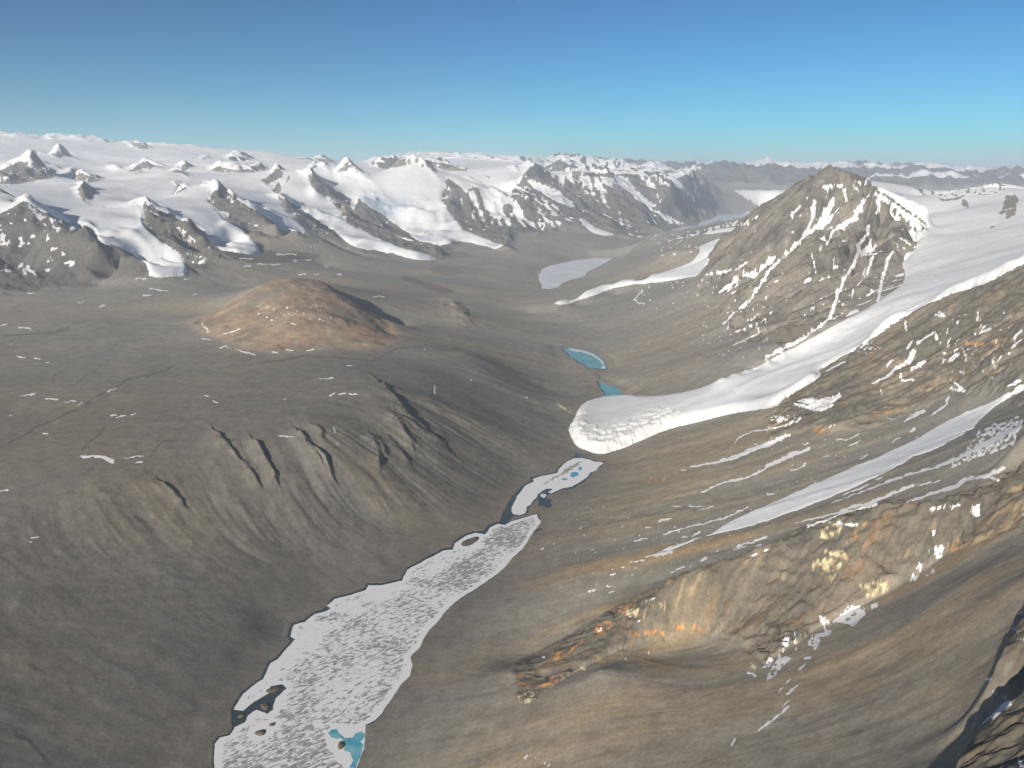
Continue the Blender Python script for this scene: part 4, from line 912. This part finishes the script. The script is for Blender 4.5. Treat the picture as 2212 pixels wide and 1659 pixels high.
gvert = np.zeros(X.shape, bool)
CREV = fbm(X, Y, 120, 5, 640, .6, True, res); zb = boxblur(Z.astype(np.float32), 3, 3); GN1 = fbm(X, Y, 700, 4, 670); GN2 = fbm(X, Y, 500, 4, 690)
glacier_objs = []
for gi, (nm, lab, polys, ra, rb, th, blurm, front) in enumerate(GL_):
    vm = np.zeros(X.shape, bool)
    for p in polys: vm |= mask(p, ra, rb, 1.6 if gi else 1.2, 14, 600 + gi, **MK)
    vm = boxblur(boxblur(vm.astype(np.float32), 2, 3), 1, 2) > .5
    if gi == 0:
        for q_ in ('D 2050,640 2140,640 2145,780 2085,865 2060,860 2080,800 2000,825 2010,800 2060,740', 'D 1690,690 1715,700 1722,755 1700,765 1682,725', 'D 1900,925 1970,915 1970,925 1905,935'):
            vm &= ~(mask(P(q_), 6000, 12500, 7, 14, 620, **MK) & (spk > -.35))
    cm = cells(vm)
    # keep the largest connected piece
    ys_, xs_ = np.nonzero(cm)
    if len(ys_) > 20:
        y0_, x0_ = ys_.min(), xs_.min(); sub = np.pad(cm[y0_:ys_.max() + 1, x0_:xs_.max() + 1], 1)
        best = None; left_ = sub.copy()
        while left_.any():
            st = [tuple(np.argwhere(left_)[0])]; comp = np.zeros_like(sub); comp[st[0]] = True; left_[st[0]] = False
            while st:
                a_, b_ = st.pop()
                for u_, v_ in ((a_ + 1, b_), (a_ - 1, b_), (a_, b_ + 1), (a_, b_ - 1)):
                    if left_[u_, v_]: left_[u_, v_] = False; comp[u_, v_] = True; st.append((u_, v_))
            if best is None or comp.sum() > best.sum(): best = comp
            if best.sum() > sub.sum() * .5: break
        cm = np.zeros_like(cm); cm[y0_:ys_.max() + 1, x0_:xs_.max() + 1] = best[1:-1, 1:-1]
    if cm.sum() < 20: print("empty glacier", lab); continue
    rmean = float(RR[vm].mean())
    k = max(4, int(blurm / (rmean * .0009 if gi else 4600 * .0009)))
    bl = boxblur(boxblur(vm.astype(np.float32), max(3, int(k * .5)), k), max(2, int(k * .3)), max(2, k // 2))
    e = np.clip(bl * 2 - 1, 0, 1)
    t = th * sstep(0, .95, e)
    if gi: t = t * (1 - .85 * sstep(np.percentile(Z[vm], 30), np.percentile(Z[vm], 70), Z))
    inner = vm.copy()
    inner[1:-1, 1:-1] = vm[1:-1, 1:-1] & vm[:-2, 1:-1] & vm[2:, 1:-1] & vm[1:-1, :-2] & vm[1:-1, 2:]
    crev = CREV
    if gi == 0:
        # the tongue thickens toward the snout; the snout face is a maze of seracs
        sn = 1 - sstep(4900, 5600, RR)
        t = t * (1 + 2.6 * sn) * (1 - .75 * sstep(6500, 8500, RR))
        fd = segdist(PX, PY, P('M 600,430 640,520 655,560 685,625 705,665 745,700 800,715 850,725 870,745 940,760 1010,755 1080,725 1170,700 1200,690 1280,650 1400,600 1550,540'), False)
        front_side = (1 - sstep(26, 62, fd)) * (RR < 5600)
        sera = fbm(X + 12 * crev, Y, 62, 4, 650, .62, True, None)
        t1 = t + front_side * 11 * sera * sstep(.0, .3, e)
        t = t1 + front_side * (terrace(t1, 9, .2) - t1) * .8
        del t1
        flow = np.sin((PY + .42 * PX) * .35 + 3 * n2)
        icefall = mask(P('D 1180,1340 1500,1250 1500,1500 1200,1640 H 700,200 500,500 300,560 500,150 800,0'), 4800, 7600, 5, 40, 660, **MK)
        t = t + boxblur(icefall.astype(np.float32), 4, 4) * 5 * fbm(X, Y, 60, 4, 661, .6)
        ridge_m = segdist(PX, PY, P('H 1180,40 1000,150 800,260 600,360 400,430 200,500 0,590 G 2100,640 1950,730'), False)
        t = t + 9 * np.clip(1 - ridge_m / 9, 0, 1) * (RR < 6500)
    else:
        rr2 = {5: 1.0}.get(gi, .35)
        t = t + np.clip(e, 0, 1) * crev * th * .22 * rr2
    zt = zb * np.clip(e * 1.5, 0, 1) + Z * (1 - np.clip(e * 1.5, 0, 1)) + t
    zt = np.where(inner, np.maximum(zt, Z + .5) + 1.0, Z - 3.0)
    Cg = np.broadcast_to(col(.86, .87, .88), X.shape + (3,)).copy()
    Cg *= (1 + .035 * GN1)[..., None]
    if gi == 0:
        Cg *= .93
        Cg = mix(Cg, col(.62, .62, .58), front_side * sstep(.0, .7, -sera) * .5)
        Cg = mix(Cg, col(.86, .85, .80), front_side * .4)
    if gi in (5,):
        bl_ = boxblur(mask(P('B 880,640 1050,680 1190,700 1300,760 1150,860 1000,820 900,780'), 16000, 26000, 4, 20, 680, **MK).astype(np.float32), 2, 2)
        Cg = mix(Cg, col(.42, .62, .74), bl_ * sstep(-.5, .4, crev) * .6)
    if gi in (1, 2, 4, 5):
        Cg = mix(Cg, col(.62, .72, .78), sstep(.05, .6, GN2) * .35 * sstep(1200, 600, Z))
    zc = Z[:-1, :-1]
    if gi == 0: parts = [('snow_basin', cellany(RR >= 6300)), ('ice_tongue', cellany((RR < 6300) & (front_side < .5))), ('snout', cellany((RR < 6300) & (front_side >= .5)))]
    elif gi == 5:
        fall = cellany(mask(P('B 860,600 1050,620 1250,640 1560,640 1600,720 1750,930 1560,960 1400,960 1250,860 1050,820 900,780'), 15000, 27000, 4, 20, 681, **MK))
        parts = [('icefall', fall), ('snowfield', ~fall & (zc > np.percentile(Z[vm], 62))), ('ice_tongue', ~fall & (zc <= np.percentile(Z[vm], 62)))]
    elif gi in (1, 2, 3, 4): parts = [('snowfield', zc > np.percentile(Z[vm], 55)), ('ice_tongue', zc <= np.percentile(Z[vm], 55))]
    else: parts = None
    if parts is None:
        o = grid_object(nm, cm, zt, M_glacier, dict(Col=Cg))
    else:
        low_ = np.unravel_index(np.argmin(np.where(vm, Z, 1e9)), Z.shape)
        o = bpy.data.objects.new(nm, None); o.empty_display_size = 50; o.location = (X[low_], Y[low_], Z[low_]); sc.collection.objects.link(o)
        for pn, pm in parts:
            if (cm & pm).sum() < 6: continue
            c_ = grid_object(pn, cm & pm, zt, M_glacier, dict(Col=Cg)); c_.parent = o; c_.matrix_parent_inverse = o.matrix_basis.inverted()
    tag(o, lab, 'glacier', 'glaciers')
    gvert |= inner
    glacier_objs.append(o)

# snowbanks big enough to stand on their own ------------------------
SB = [('longest snow bank, filling the straight gully down the right slope', 'K 830,333 860,322 990,288 1060,268 1200,207 1400,168 1609,108 H 400,1659 700,1540 950,1420 1150,1320 1250,1250 1400,1210 1500,1160 1560,1120 1700,1060 1720,1030 1790,1000 1830,940 1960,820 2100,740 2212,690 2400,580 2400,480 2212,600 2100,670 1980,740 1880,790 1720,850 1500,960 1300,1080 930,1260 720,1340 600,1400 400,1480 0,1659 K 1350,120 1260,180 980,268 900,310', 900, 4600, 2.5),
      ('small wedge of snow tucked against the rock band right of the great glacier', 'H 230,770 300,745 380,735 430,755 500,745 600,728 550,800 500,850 380,860 330,800', 1800, 5600, 2),
      ('slanting snow bank below the wedge of snow, pointing at the glacier snout', 'H 180,1055 100,1090 0,1155 G 2100,1200 1950,1270 1740,1320 1760,1290 1900,1250 2050,1180 2212,1110', 1800, 5600, 2)]
for i, (lab, s, a, b, h) in enumerate(SB):
    vm = mask(P(s), a, b, 2.2, 16, 700 + i, **MK)
    bl = boxblur(boxblur(vm.astype(np.float32), 2, 2), 2, 2); e = np.clip(bl * 2 - 1, 0, 1)
    inner = vm.copy(); inner[1:-1, 1:-1] = vm[1:-1, 1:-1] & vm[:-2, 1:-1] & vm[2:, 1:-1] & vm[1:-1, :-2] & vm[1:-1, 2:]
    zt = np.where(inner, Z + .3 + h * e, Z - 1)
    Cg = np.broadcast_to(col(.84, .85, .86), X.shape + (3,)).copy()
    Cg *= (1 + .012 * S1)[..., None]
    tag(grid_object('snow_bank', cells(vm), zt, M_glacier, dict(Col=Cg)), lab, 'snow bank', 'snow banks on the right slope')

# terrain pieces ----------------------------------------------------
def cellany(vm): return vm[:-1, :-1]
region = np.zeros((NR - 1, NT - 1), np.int8)
left = cellany(X < (-750 + .40 * Y)) & cellany(RR < 5200)
region[cellany(mask(P('@ -3000,1095 -300,1090 0,1085 200,1045 300,1005 440,960 560,940 700,915 830,830 950,800 1100,880 1230,900 1240,990 1140,1030 1060,1135 880,1231 706,1309 637,1380 536,1545 462,1640 430,2600 -3000,2600'), 300, 5200))] = 1
region[cellany(mask(P('@ 1300,985 1450,930 1690,870 1701,856 1784,801 1909,715 1979,665 2129,605 2212,560 5000,100 5000,9000 600,9000 740,1750 790,1580 845,1511 890,1436 948,1340 1034,1267 1127,1188 1170,1120 1250,1050'), 300, 5300))] = 2
region[cellany(m_brown)] = 3
region[cellany(mask(ROCKPEAK, 5300, 11500))] = 4
region[cellany(m_range)] = 5
region[cellany((RR > 36000))] = 6
NAMES = [('valley_floor', 'grey gravel valley floor and basin between the ranges, flecked with small snow patches'),
         ('hillside', 'smooth dark grey hillside on the left dropping to the lake shore, with ribs of rock'),
         ('mountain_slope', 'brown and ochre scree slope with rock bands on the right, nearest the camera'),
         ('hill', 'low rounded brown hill with ochre bands and snow flecks in the left basin'),
         ('mountain', 'steep rocky peak streaked with snow gullies left of the great glacier'),
         ('mountain_range', 'snow covered range on the far left with dark rock ridges between glaciers'),
         ('distant_mountains', 'far blue and white mountains and snow plateau along the horizon')]
snow_s = np.clip(boxblur(snow, 0, 0) * .75 + boxblur(snow, 1, 1) * .25, 0, 1)
for k, (nm, lab) in enumerate(NAMES):
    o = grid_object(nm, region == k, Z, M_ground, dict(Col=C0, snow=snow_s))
    tag(o, lab, 'terrain', None, 'structure')
# lower ground under and behind the camera, out to the horizon
me = bpy.data.meshes.new('ground')
S_ = 160000.0
me.from_pydata([(-S_, -S_, -260), (S_, -S_, -260), (S_, S_, -260), (-S_, S_, -260)], [], [(0, 1, 2, 3)]); me.materials.append(M_isle)
o = bpy.data.objects.new('ground', me); sc.collection.objects.link(o); tag(o, 'low ground beyond the mountains', 'ground', None, 'structure')

# ------------------------------------------------------------------ lakes
def flat_poly(name, outline, z, mat, holes=(), steiner=0, thick=0.0):
    out = [(a, b) for a, b in outline]
    cx = sum(p[0] for p in out) / len(out); cy = sum(p[1] for p in out) / len(out)
    verts = [Vector((a - cx, b - cy)) for a, b in out]; edges = [(i, (i + 1) % len(out)) for i in range(len(out))]
    for h in holes:
        s0 = len(verts); verts += [Vector((a - cx, b - cy)) for a, b in h]; edges += [(s0 + i, s0 + (i + 1) % len(h)) for i in range(len(h))]
    if steiner:
        xs = [p[0] for p in out]; ys = [p[1] for p in out]
        gx_, gy_ = np.meshgrid(np.arange(min(xs), max(xs), steiner), np.arange(min(ys), max(ys), steiner))
        gx_ = gx_.ravel(); gy_ = gy_.ravel()
        ok = inpoly(gx_, gy_, out) & (segdist(gx_, gy_, out) > steiner * .5)
        for h in holes: ok &= ~inpoly(gx_, gy_, h) & (segdist(gx_, gy_, h) > steiner * .4)
        verts += [Vector((a - cx, b - cy)) for a, b in zip(gx_[ok], gy_[ok])]
    v, e_, f_, _, _, _ = geometry.delaunay_2d_cdt(verts, edges, [], 1, .01)
    v = [(p.x + cx, p.y + cy) for p in v]
    va = np.array(v)
    faces = []
    fc = np.array([va[list(f)].mean(0) for f in f_])
    ok = inpoly(fc[:, 0], fc[:, 1], out)
    for h in holes: ok &= ~inpoly(fc[:, 0], fc[:, 1], h)
    faces = [tuple(f) for f, k in zip(f_, ok) if k]
    # side walls along open edges
    cnt = {}
    for f in faces:
        for i in range(len(f)):
            a, b = f[i], f[(i + 1) % len(f)]; cnt.setdefault((min(a, b), max(a, b)), []).append((a, b))
    vs = [(a, b, z) for a, b in v]
    if thick:
        low = {}
        for k, l_ in list(cnt.items()):
            if len(l_) == 1:
                a, b = l_[0]
                for q in (a, b):
                    if q not in low: low[q] = len(vs); vs.append((v[q][0], v[q][1], z - thick))
                faces.append((b, a, low[a], low[b]))
    me = bpy.data.meshes.new(name)
    cen = Vector((cx, cy, z))
    me.from_pydata([tuple(Vector(p) - cen) for p in vs], [], faces)
    me.materials.append(mat)
    o = bpy.data.objects.new(name, me); o.location = cen; sc.collection.objects.link(o)
    return o, va

def ell(cx, cy, rx, ry, ang, z=0, n_=26, seed=0):
    rnd = random.Random(seed); out = []
    for i in range(n_):
        t = 2 * math.pi * i / n_; k = 1 + .12 * math.sin(2 * t + seed) + .08 * math.sin(3 * t + 2 * seed)
        u, v_ = rx * k * math.cos(t), ry * k * math.sin(t)
        out.append((cx + u * math.cos(ang) - v_ * math.sin(ang), cy + u * math.sin(ang) + v_ * math.cos(ang)))
    return wplan(out, z)

# lake-ice material: snow-white rim, wind-roughened grey centre
def lake_ice_mat():
    m, n, l, b = newmat('lake_ice')
    b.inputs['Roughness'].default_value = .6; b.inputs['Specular IOR Level'].default_value = .3
    at = node(n, 'ShaderNodeAttribute', attribute_name='worn'); tc = node(n, 'ShaderNodeTexCoord')
    m0 = node(n, 'ShaderNodeMapping'); m0.inputs['Rotation'].default_value = (0, 0, R(-42)); l.new(tc.outputs['Object'], m0.inputs['Vector'])
    mp = node(n, 'ShaderNodeMapping'); mp.inputs['Scale'].default_value = (.044, .09, .05)
    l.new(m0.outputs[0], mp.inputs['Vector'])
    q = node(n, 'ShaderNodeTexNoise'); q.inputs['Scale'].default_value = 1.0; q.inputs['Detail'].default_value = 5; q.inputs['Roughness'].default_value = .62; q.inputs['Distortion'].default_value = .8
    l.new(mp.outputs[0], q.inputs['Vector'])
    q2 = node(n, 'ShaderNodeTexNoise'); q2.inputs['Scale'].default_value = .006; q2.inputs['Detail'].default_value = 4
    l.new(tc.outputs['Object'], q2.inputs['Vector'])
    # threshold moves with wear and with the large-scale noise
    s = node(n, 'ShaderNodeMath', operation='MULTIPLY_ADD'); s.inputs[1].default_value = .35; l.new(q2.outputs[0], s.inputs[0]); l.new(q.outputs[0], s.inputs[2])
    s2 = node(n, 'ShaderNodeMath', operation='MULTIPLY_ADD'); s2.inputs[1].default_value = .42; l.new(at.outputs['Fac'], s2.inputs[0]); l.new(s.outputs[0], s2.inputs[2])
    mr = node(n, 'ShaderNodeMapRange', interpolation_type='SMOOTHSTEP'); mr.inputs['From Min'].default_value = 1.0; mr.inputs['From Max'].default_value = 1.14
    l.new(s2.outputs[0], mr.inputs['Value'])
    mx = node(n, 'ShaderNodeMix', data_type='RGBA'); mx.inputs['A'].default_value = (.84, .85, .86, 1); mx.inputs['B'].default_value = (.31, .31, .30, 1)
    l.new(mr.outputs[0], mx.inputs['Factor']); l.new(mx.outputs['Result'], b.inputs['Base Color'])
    return m
M_ice = lake_ice_mat()

def add_worn(o, va_unused, outline, holes, lo, hi, extra=None):
    me = o.data; nv = len(me.vertices); c = np.zeros(nv * 3, np.float32); me.vertices.foreach_get('co', c); c = c.reshape(-1, 3)
    x = c[:, 0] + o.location.x; y = c[:, 1] + o.location.y
    d = segdist(x, y, outline)
    for h in holes: d = np.minimum(d, segdist(x, y, h))
    wv = sstep(lo, hi, d)
    if extra is not None: wv = wv * extra(x, y)
    a = me.attributes.new('worn', 'FLOAT', 'POINT'); a.data.foreach_set('value', wv.astype(np.float32))

sheet_pl = roughline(wplan(SHEET, .3), 9, 4.0, 801, 38)
isles = [('long brown gravel islet near the far end of the long lake ice sheet', ell(1015, 1170, 19, 8, -.45, .3, seed=1)), ('round brown islet in the ice below the dark inlet, larger of two', ell(563, 1583, 11, 7, -.1, .3, seed=2)),
         ('tiny brown islet just above the round islet by the left shore', ell(587, 1566, 6, 3.5, 0, .3, seed=3)), ('brown islet with a grey top inside the turquoise melt area', ell(737, 1610, 8, 8, 0, .3, seed=4))]
holes = [list(p) for _, p in isles]
pool = roughline(wplan(P('J 455,1440 480,1418 510,1415 525,1440 560,1470 610,1468 625,1440 660,1430 688,1455 672,1480 655,1495 678,1512 662,1560 650,1600 625,1659 585,1659 612,1610 592,1562 552,1548 562,1505 535,1470 505,1478 470,1468'), .4), 8, 2.5, 811, 20)
ice, va = flat_poly('lake_ice', sheet_pl, .35, M_ice, holes, 14, 1.6)
lt = wplan(P('@ 720,1300 880,1260 1030,1180 1080,1190 960,1290 850,1370 760,1440 640,1430'), 0)
poolrim = wplan(P('J 430,1430 500,1385 700,1380 700,1500 640,1659 560,1659 540,1620 470,1560'), 0)
palep = wplan(P('@ 630,1400 655,1345 700,1325 800,1278 880,1242 960,1198 1030,1160 1050,1180 960,1232 880,1275 800,1312 720,1362 660,1410 600,1470 560,1530 520,1580 545,1500'), 0)
def sheet_extra(x, y):
    pale = inpoly(x, y, palep) * (fbm(x, y, 120, 3, 822) > -.3)
    return (.86 + .14 * sstep(-.4, .4, fbm(x, y, 420, 3, 821))) * np.where(pale, .7, 1) * np.where(inpoly(x, y, poolrim), .0, 1)
add_worn(ice, va, sheet_pl, holes, 6, 24, sheet_extra)
tag(ice, 'long sheet of white lake ice with a grey speckled centre', 'lake ice', 'ice sheets on the near lake')
p_, _ = flat_poly('melt_pool', pool, .5, M_blue, [holes[3]])
p_.parent = ice; p_.matrix_parent_inverse = ice.matrix_basis.inverted(); p_['label'] = 'bright turquoise melt pool at the near right edge of the ice'
lobe_pl = roughline(wplan(LOBE, .3), 9, 4.0, 801, 38)
ice2, va2 = flat_poly('lake_ice', lobe_pl, .35, M_ice, [], 14, 1.6)
streakp = wplan(P('M 410,1030 450,1000 600,900 700,840 780,815 760,850 640,930 520,985 430,1040'), 0)
add_worn(ice2, va2, lobe_pl, [], 8, 30, lambda x, y: np.where(inpoly(x, y, streakp), 1.15, .12))
tag(ice2, 'smaller white lobed ice sheet with blue pools, below the glacier snout', 'lake ice', 'ice sheets on the near lake')
for i, (a, b_, c, d_, an) in enumerate(((705, 943, 42, 23, -.1), (760, 888, 22, 14, -.9), (612, 987, 30, 9, -.1))):
    pl_ = ell(1080 + a * .22786, 810 + b_ * .22786, c * .22786, d_ * .22786, an, .5, seed=10 + i)
    q_, _ = flat_poly('melt_pool', pl_, .5, M_deepblue)
    q_.parent = ice2; q_.matrix_parent_inverse = ice2.matrix_basis.inverted()
fl_, _ = flat_poly('ice_floe', roughline(wplan(P('M 378,1140 400,1122 430,1130 445,1140 420,1165 400,1160'), .3), 6, 1.5, 803, 12), .3, M_whiteice, [], 0, 1.2)
tag(fl_, 'small broken ice floe in the dark water right of the lobed floe', 'ice floe')
# open water sheets
for nm, poly, lz in (('near', SHEET_W, 0), ('lobe', LOBE_W, 0)):
    wp = wplan(poly, 0); 
wx0, wy0 = plan(450, 1659, 0)
me = bpy.data.meshes.new('lake_water')
allw = np.array(wplan(SHEET_W, 0) + wplan(LOBE_W, 0))
hull = geometry.convex_hull_2d([Vector(p) for p in allw]); hp = [allw[i] for i in hull]
cxy = allw.mean(0); hp = [tuple(cxy + (p - cxy) * 1.02) for p in hp]
me.from_pydata([(p[0], p[1], 0.0) for p in hp], [], [tuple(range(len(hp)))]); me.materials.append(M_water)
o = bpy.data.objects.new('lake_water', me); sc.collection.objects.link(o); tag(o, 'dark open water around the lake ice', 'water', None, 'structure')
# islets
def islet(outline, h, seed):
    c = np.array(outline).mean(0); vs = []; fs = []; n_ = len(outline)
    ring = [(1.02, -1.5), (1.0, .25), (.85, .45 * h), (.6, .8 * h), (.3, .97 * h)]
    for k, zh in ring:
        for i, p in enumerate(outline):
            q = c + (np.array(p) - c) * k; vs.append((q[0] - c[0], q[1] - c[1], zh + .12 * h * math.sin(i * 1.7 + seed + k * 5) * (zh > .3)))
    for r_ in range(len(ring) - 1):
        for i in range(n_): fs.append((r_ * n_ + i, r_ * n_ + (i + 1) % n_, (r_ + 1) * n_ + (i + 1) % n_, (r_ + 1) * n_ + i))
    fs.append(tuple((len(ring) - 1) * n_ + i for i in range(n_)))
    me = bpy.data.meshes.new('islet'); me.from_pydata(vs, [], fs); me.materials.append(M_isle)
    for p in me.polygons: p.use_smooth = True
    o = bpy.data.objects.new('islet', me); o.location = (c[0], c[1], 0); sc.collection.objects.link(o); return o
for i, (lab, ol) in enumerate(isles): tag(islet(ol, 5, i), lab, 'islet', 'gravel islets in the lake ice')
for i, (lab, e) in enumerate((('brown islet in the dark inlet, the upper one by the shore', (590, 1490, 15, 6, -.3)), ('brown islet in the dark inlet, the lower one against the ice', (573, 1526, 9, 8, .2)), ('brown spit in the dark water left of the ice tip', (521, 1546, 8, 4, -.2)))):
    tag(islet(ell(*e, .3, seed=20 + i), 4, i + 9), lab, 'islet', 'gravel islets in the lake ice')
# other ice-covered lakes
for poly, lz, mt, lab, am, st in ((WLAKE, 0, M_whiteice, 'flat white frozen lake beyond the bent glacier tongue', 14, 60), (VLAKE, 100, M_valleyice, 'pale frozen lake at the head of the valley', 20, 150),
                                  (POND, 8, M_pondice, 'turquoise frozen pond alone on the valley floor', 8, 25), (PONDLET, 3, M_pondice, 'small blue pond touching the back of the glacier snout', 5, 18)):
    wp = wplan(poly, lz + .4)
    if lz in (8, 3):     # dark water showing at the edges, ice floating a little inside
        c = np.array(wp).mean(0)
        o, _ = flat_poly('pond_water', [tuple(p) for p in wp], lz + .1, M_water); tag(o, 'dark moat of ' + lab, 'water', None, 'structure')
        wp = [tuple(c + (np.array(p) - c) * .93 + np.array((6, 2))) for p in wp]
    o, _ = flat_poly('frozen_pond' if lz in (8, 3) else 'frozen_lake', roughline(wp, st, am, 830, st * 4), lz + .45, mt, [], 0, 1)
    tag(o, lab, 'lake', None, 'structure')
    if lz == 8:
        br, _ = flat_poly('white_ice_rim', roughline(wplan(P('G 480,312 540,318 620,332 700,360 780,420 800,470 815,482 780,492 770,470 790,465 760,420 690,375 600,345 560,345 520,335'), 8.5), 20, 6, 840, 30), 8.7, M_whiteice)
        br.parent = o; br.matrix_parent_inverse = o.matrix_basis.inverted()

# ------------------------------------------------------------------ air
HD = 1.9e-5
me = bpy.data.meshes.new('haze'); 
import bmesh
bm = bmesh.new(); bmesh.ops.create_cube(bm, size=1.0)
zlo, zhi = -262.0, float(Z.max()) + 60
for v in bm.verts: v.co = Vector((v.co.x * 330000, v.co.y * 330000, zlo if v.co.z < 0 else zhi))
bm.to_mesh(me); bm.free()
hz = bpy.data.objects.new('haze', me); sc.collection.objects.link(hz); tag(hz, 'thin blue haze over the far ranges', 'haze', None, 'stuff')
m = bpy.data.materials.new('haze'); m.use_nodes = True; n_ = m.node_tree.nodes; n_.clear()
out = n_.new('ShaderNodeOutputMaterial'); pv = n_.new('ShaderNodeVolumePrincipled')
pv.inputs['Color'].default_value = (.74, .85, 1.0, 1); pv.inputs['Density'].default_value = HD; pv.inputs['Anisotropy'].default_value = 0.0
m.node_tree.links.new(pv.outputs[0], out.inputs['Volume']); me.materials.append(m)
print("Zmax", Z.max(), "objects", len(sc.objects))
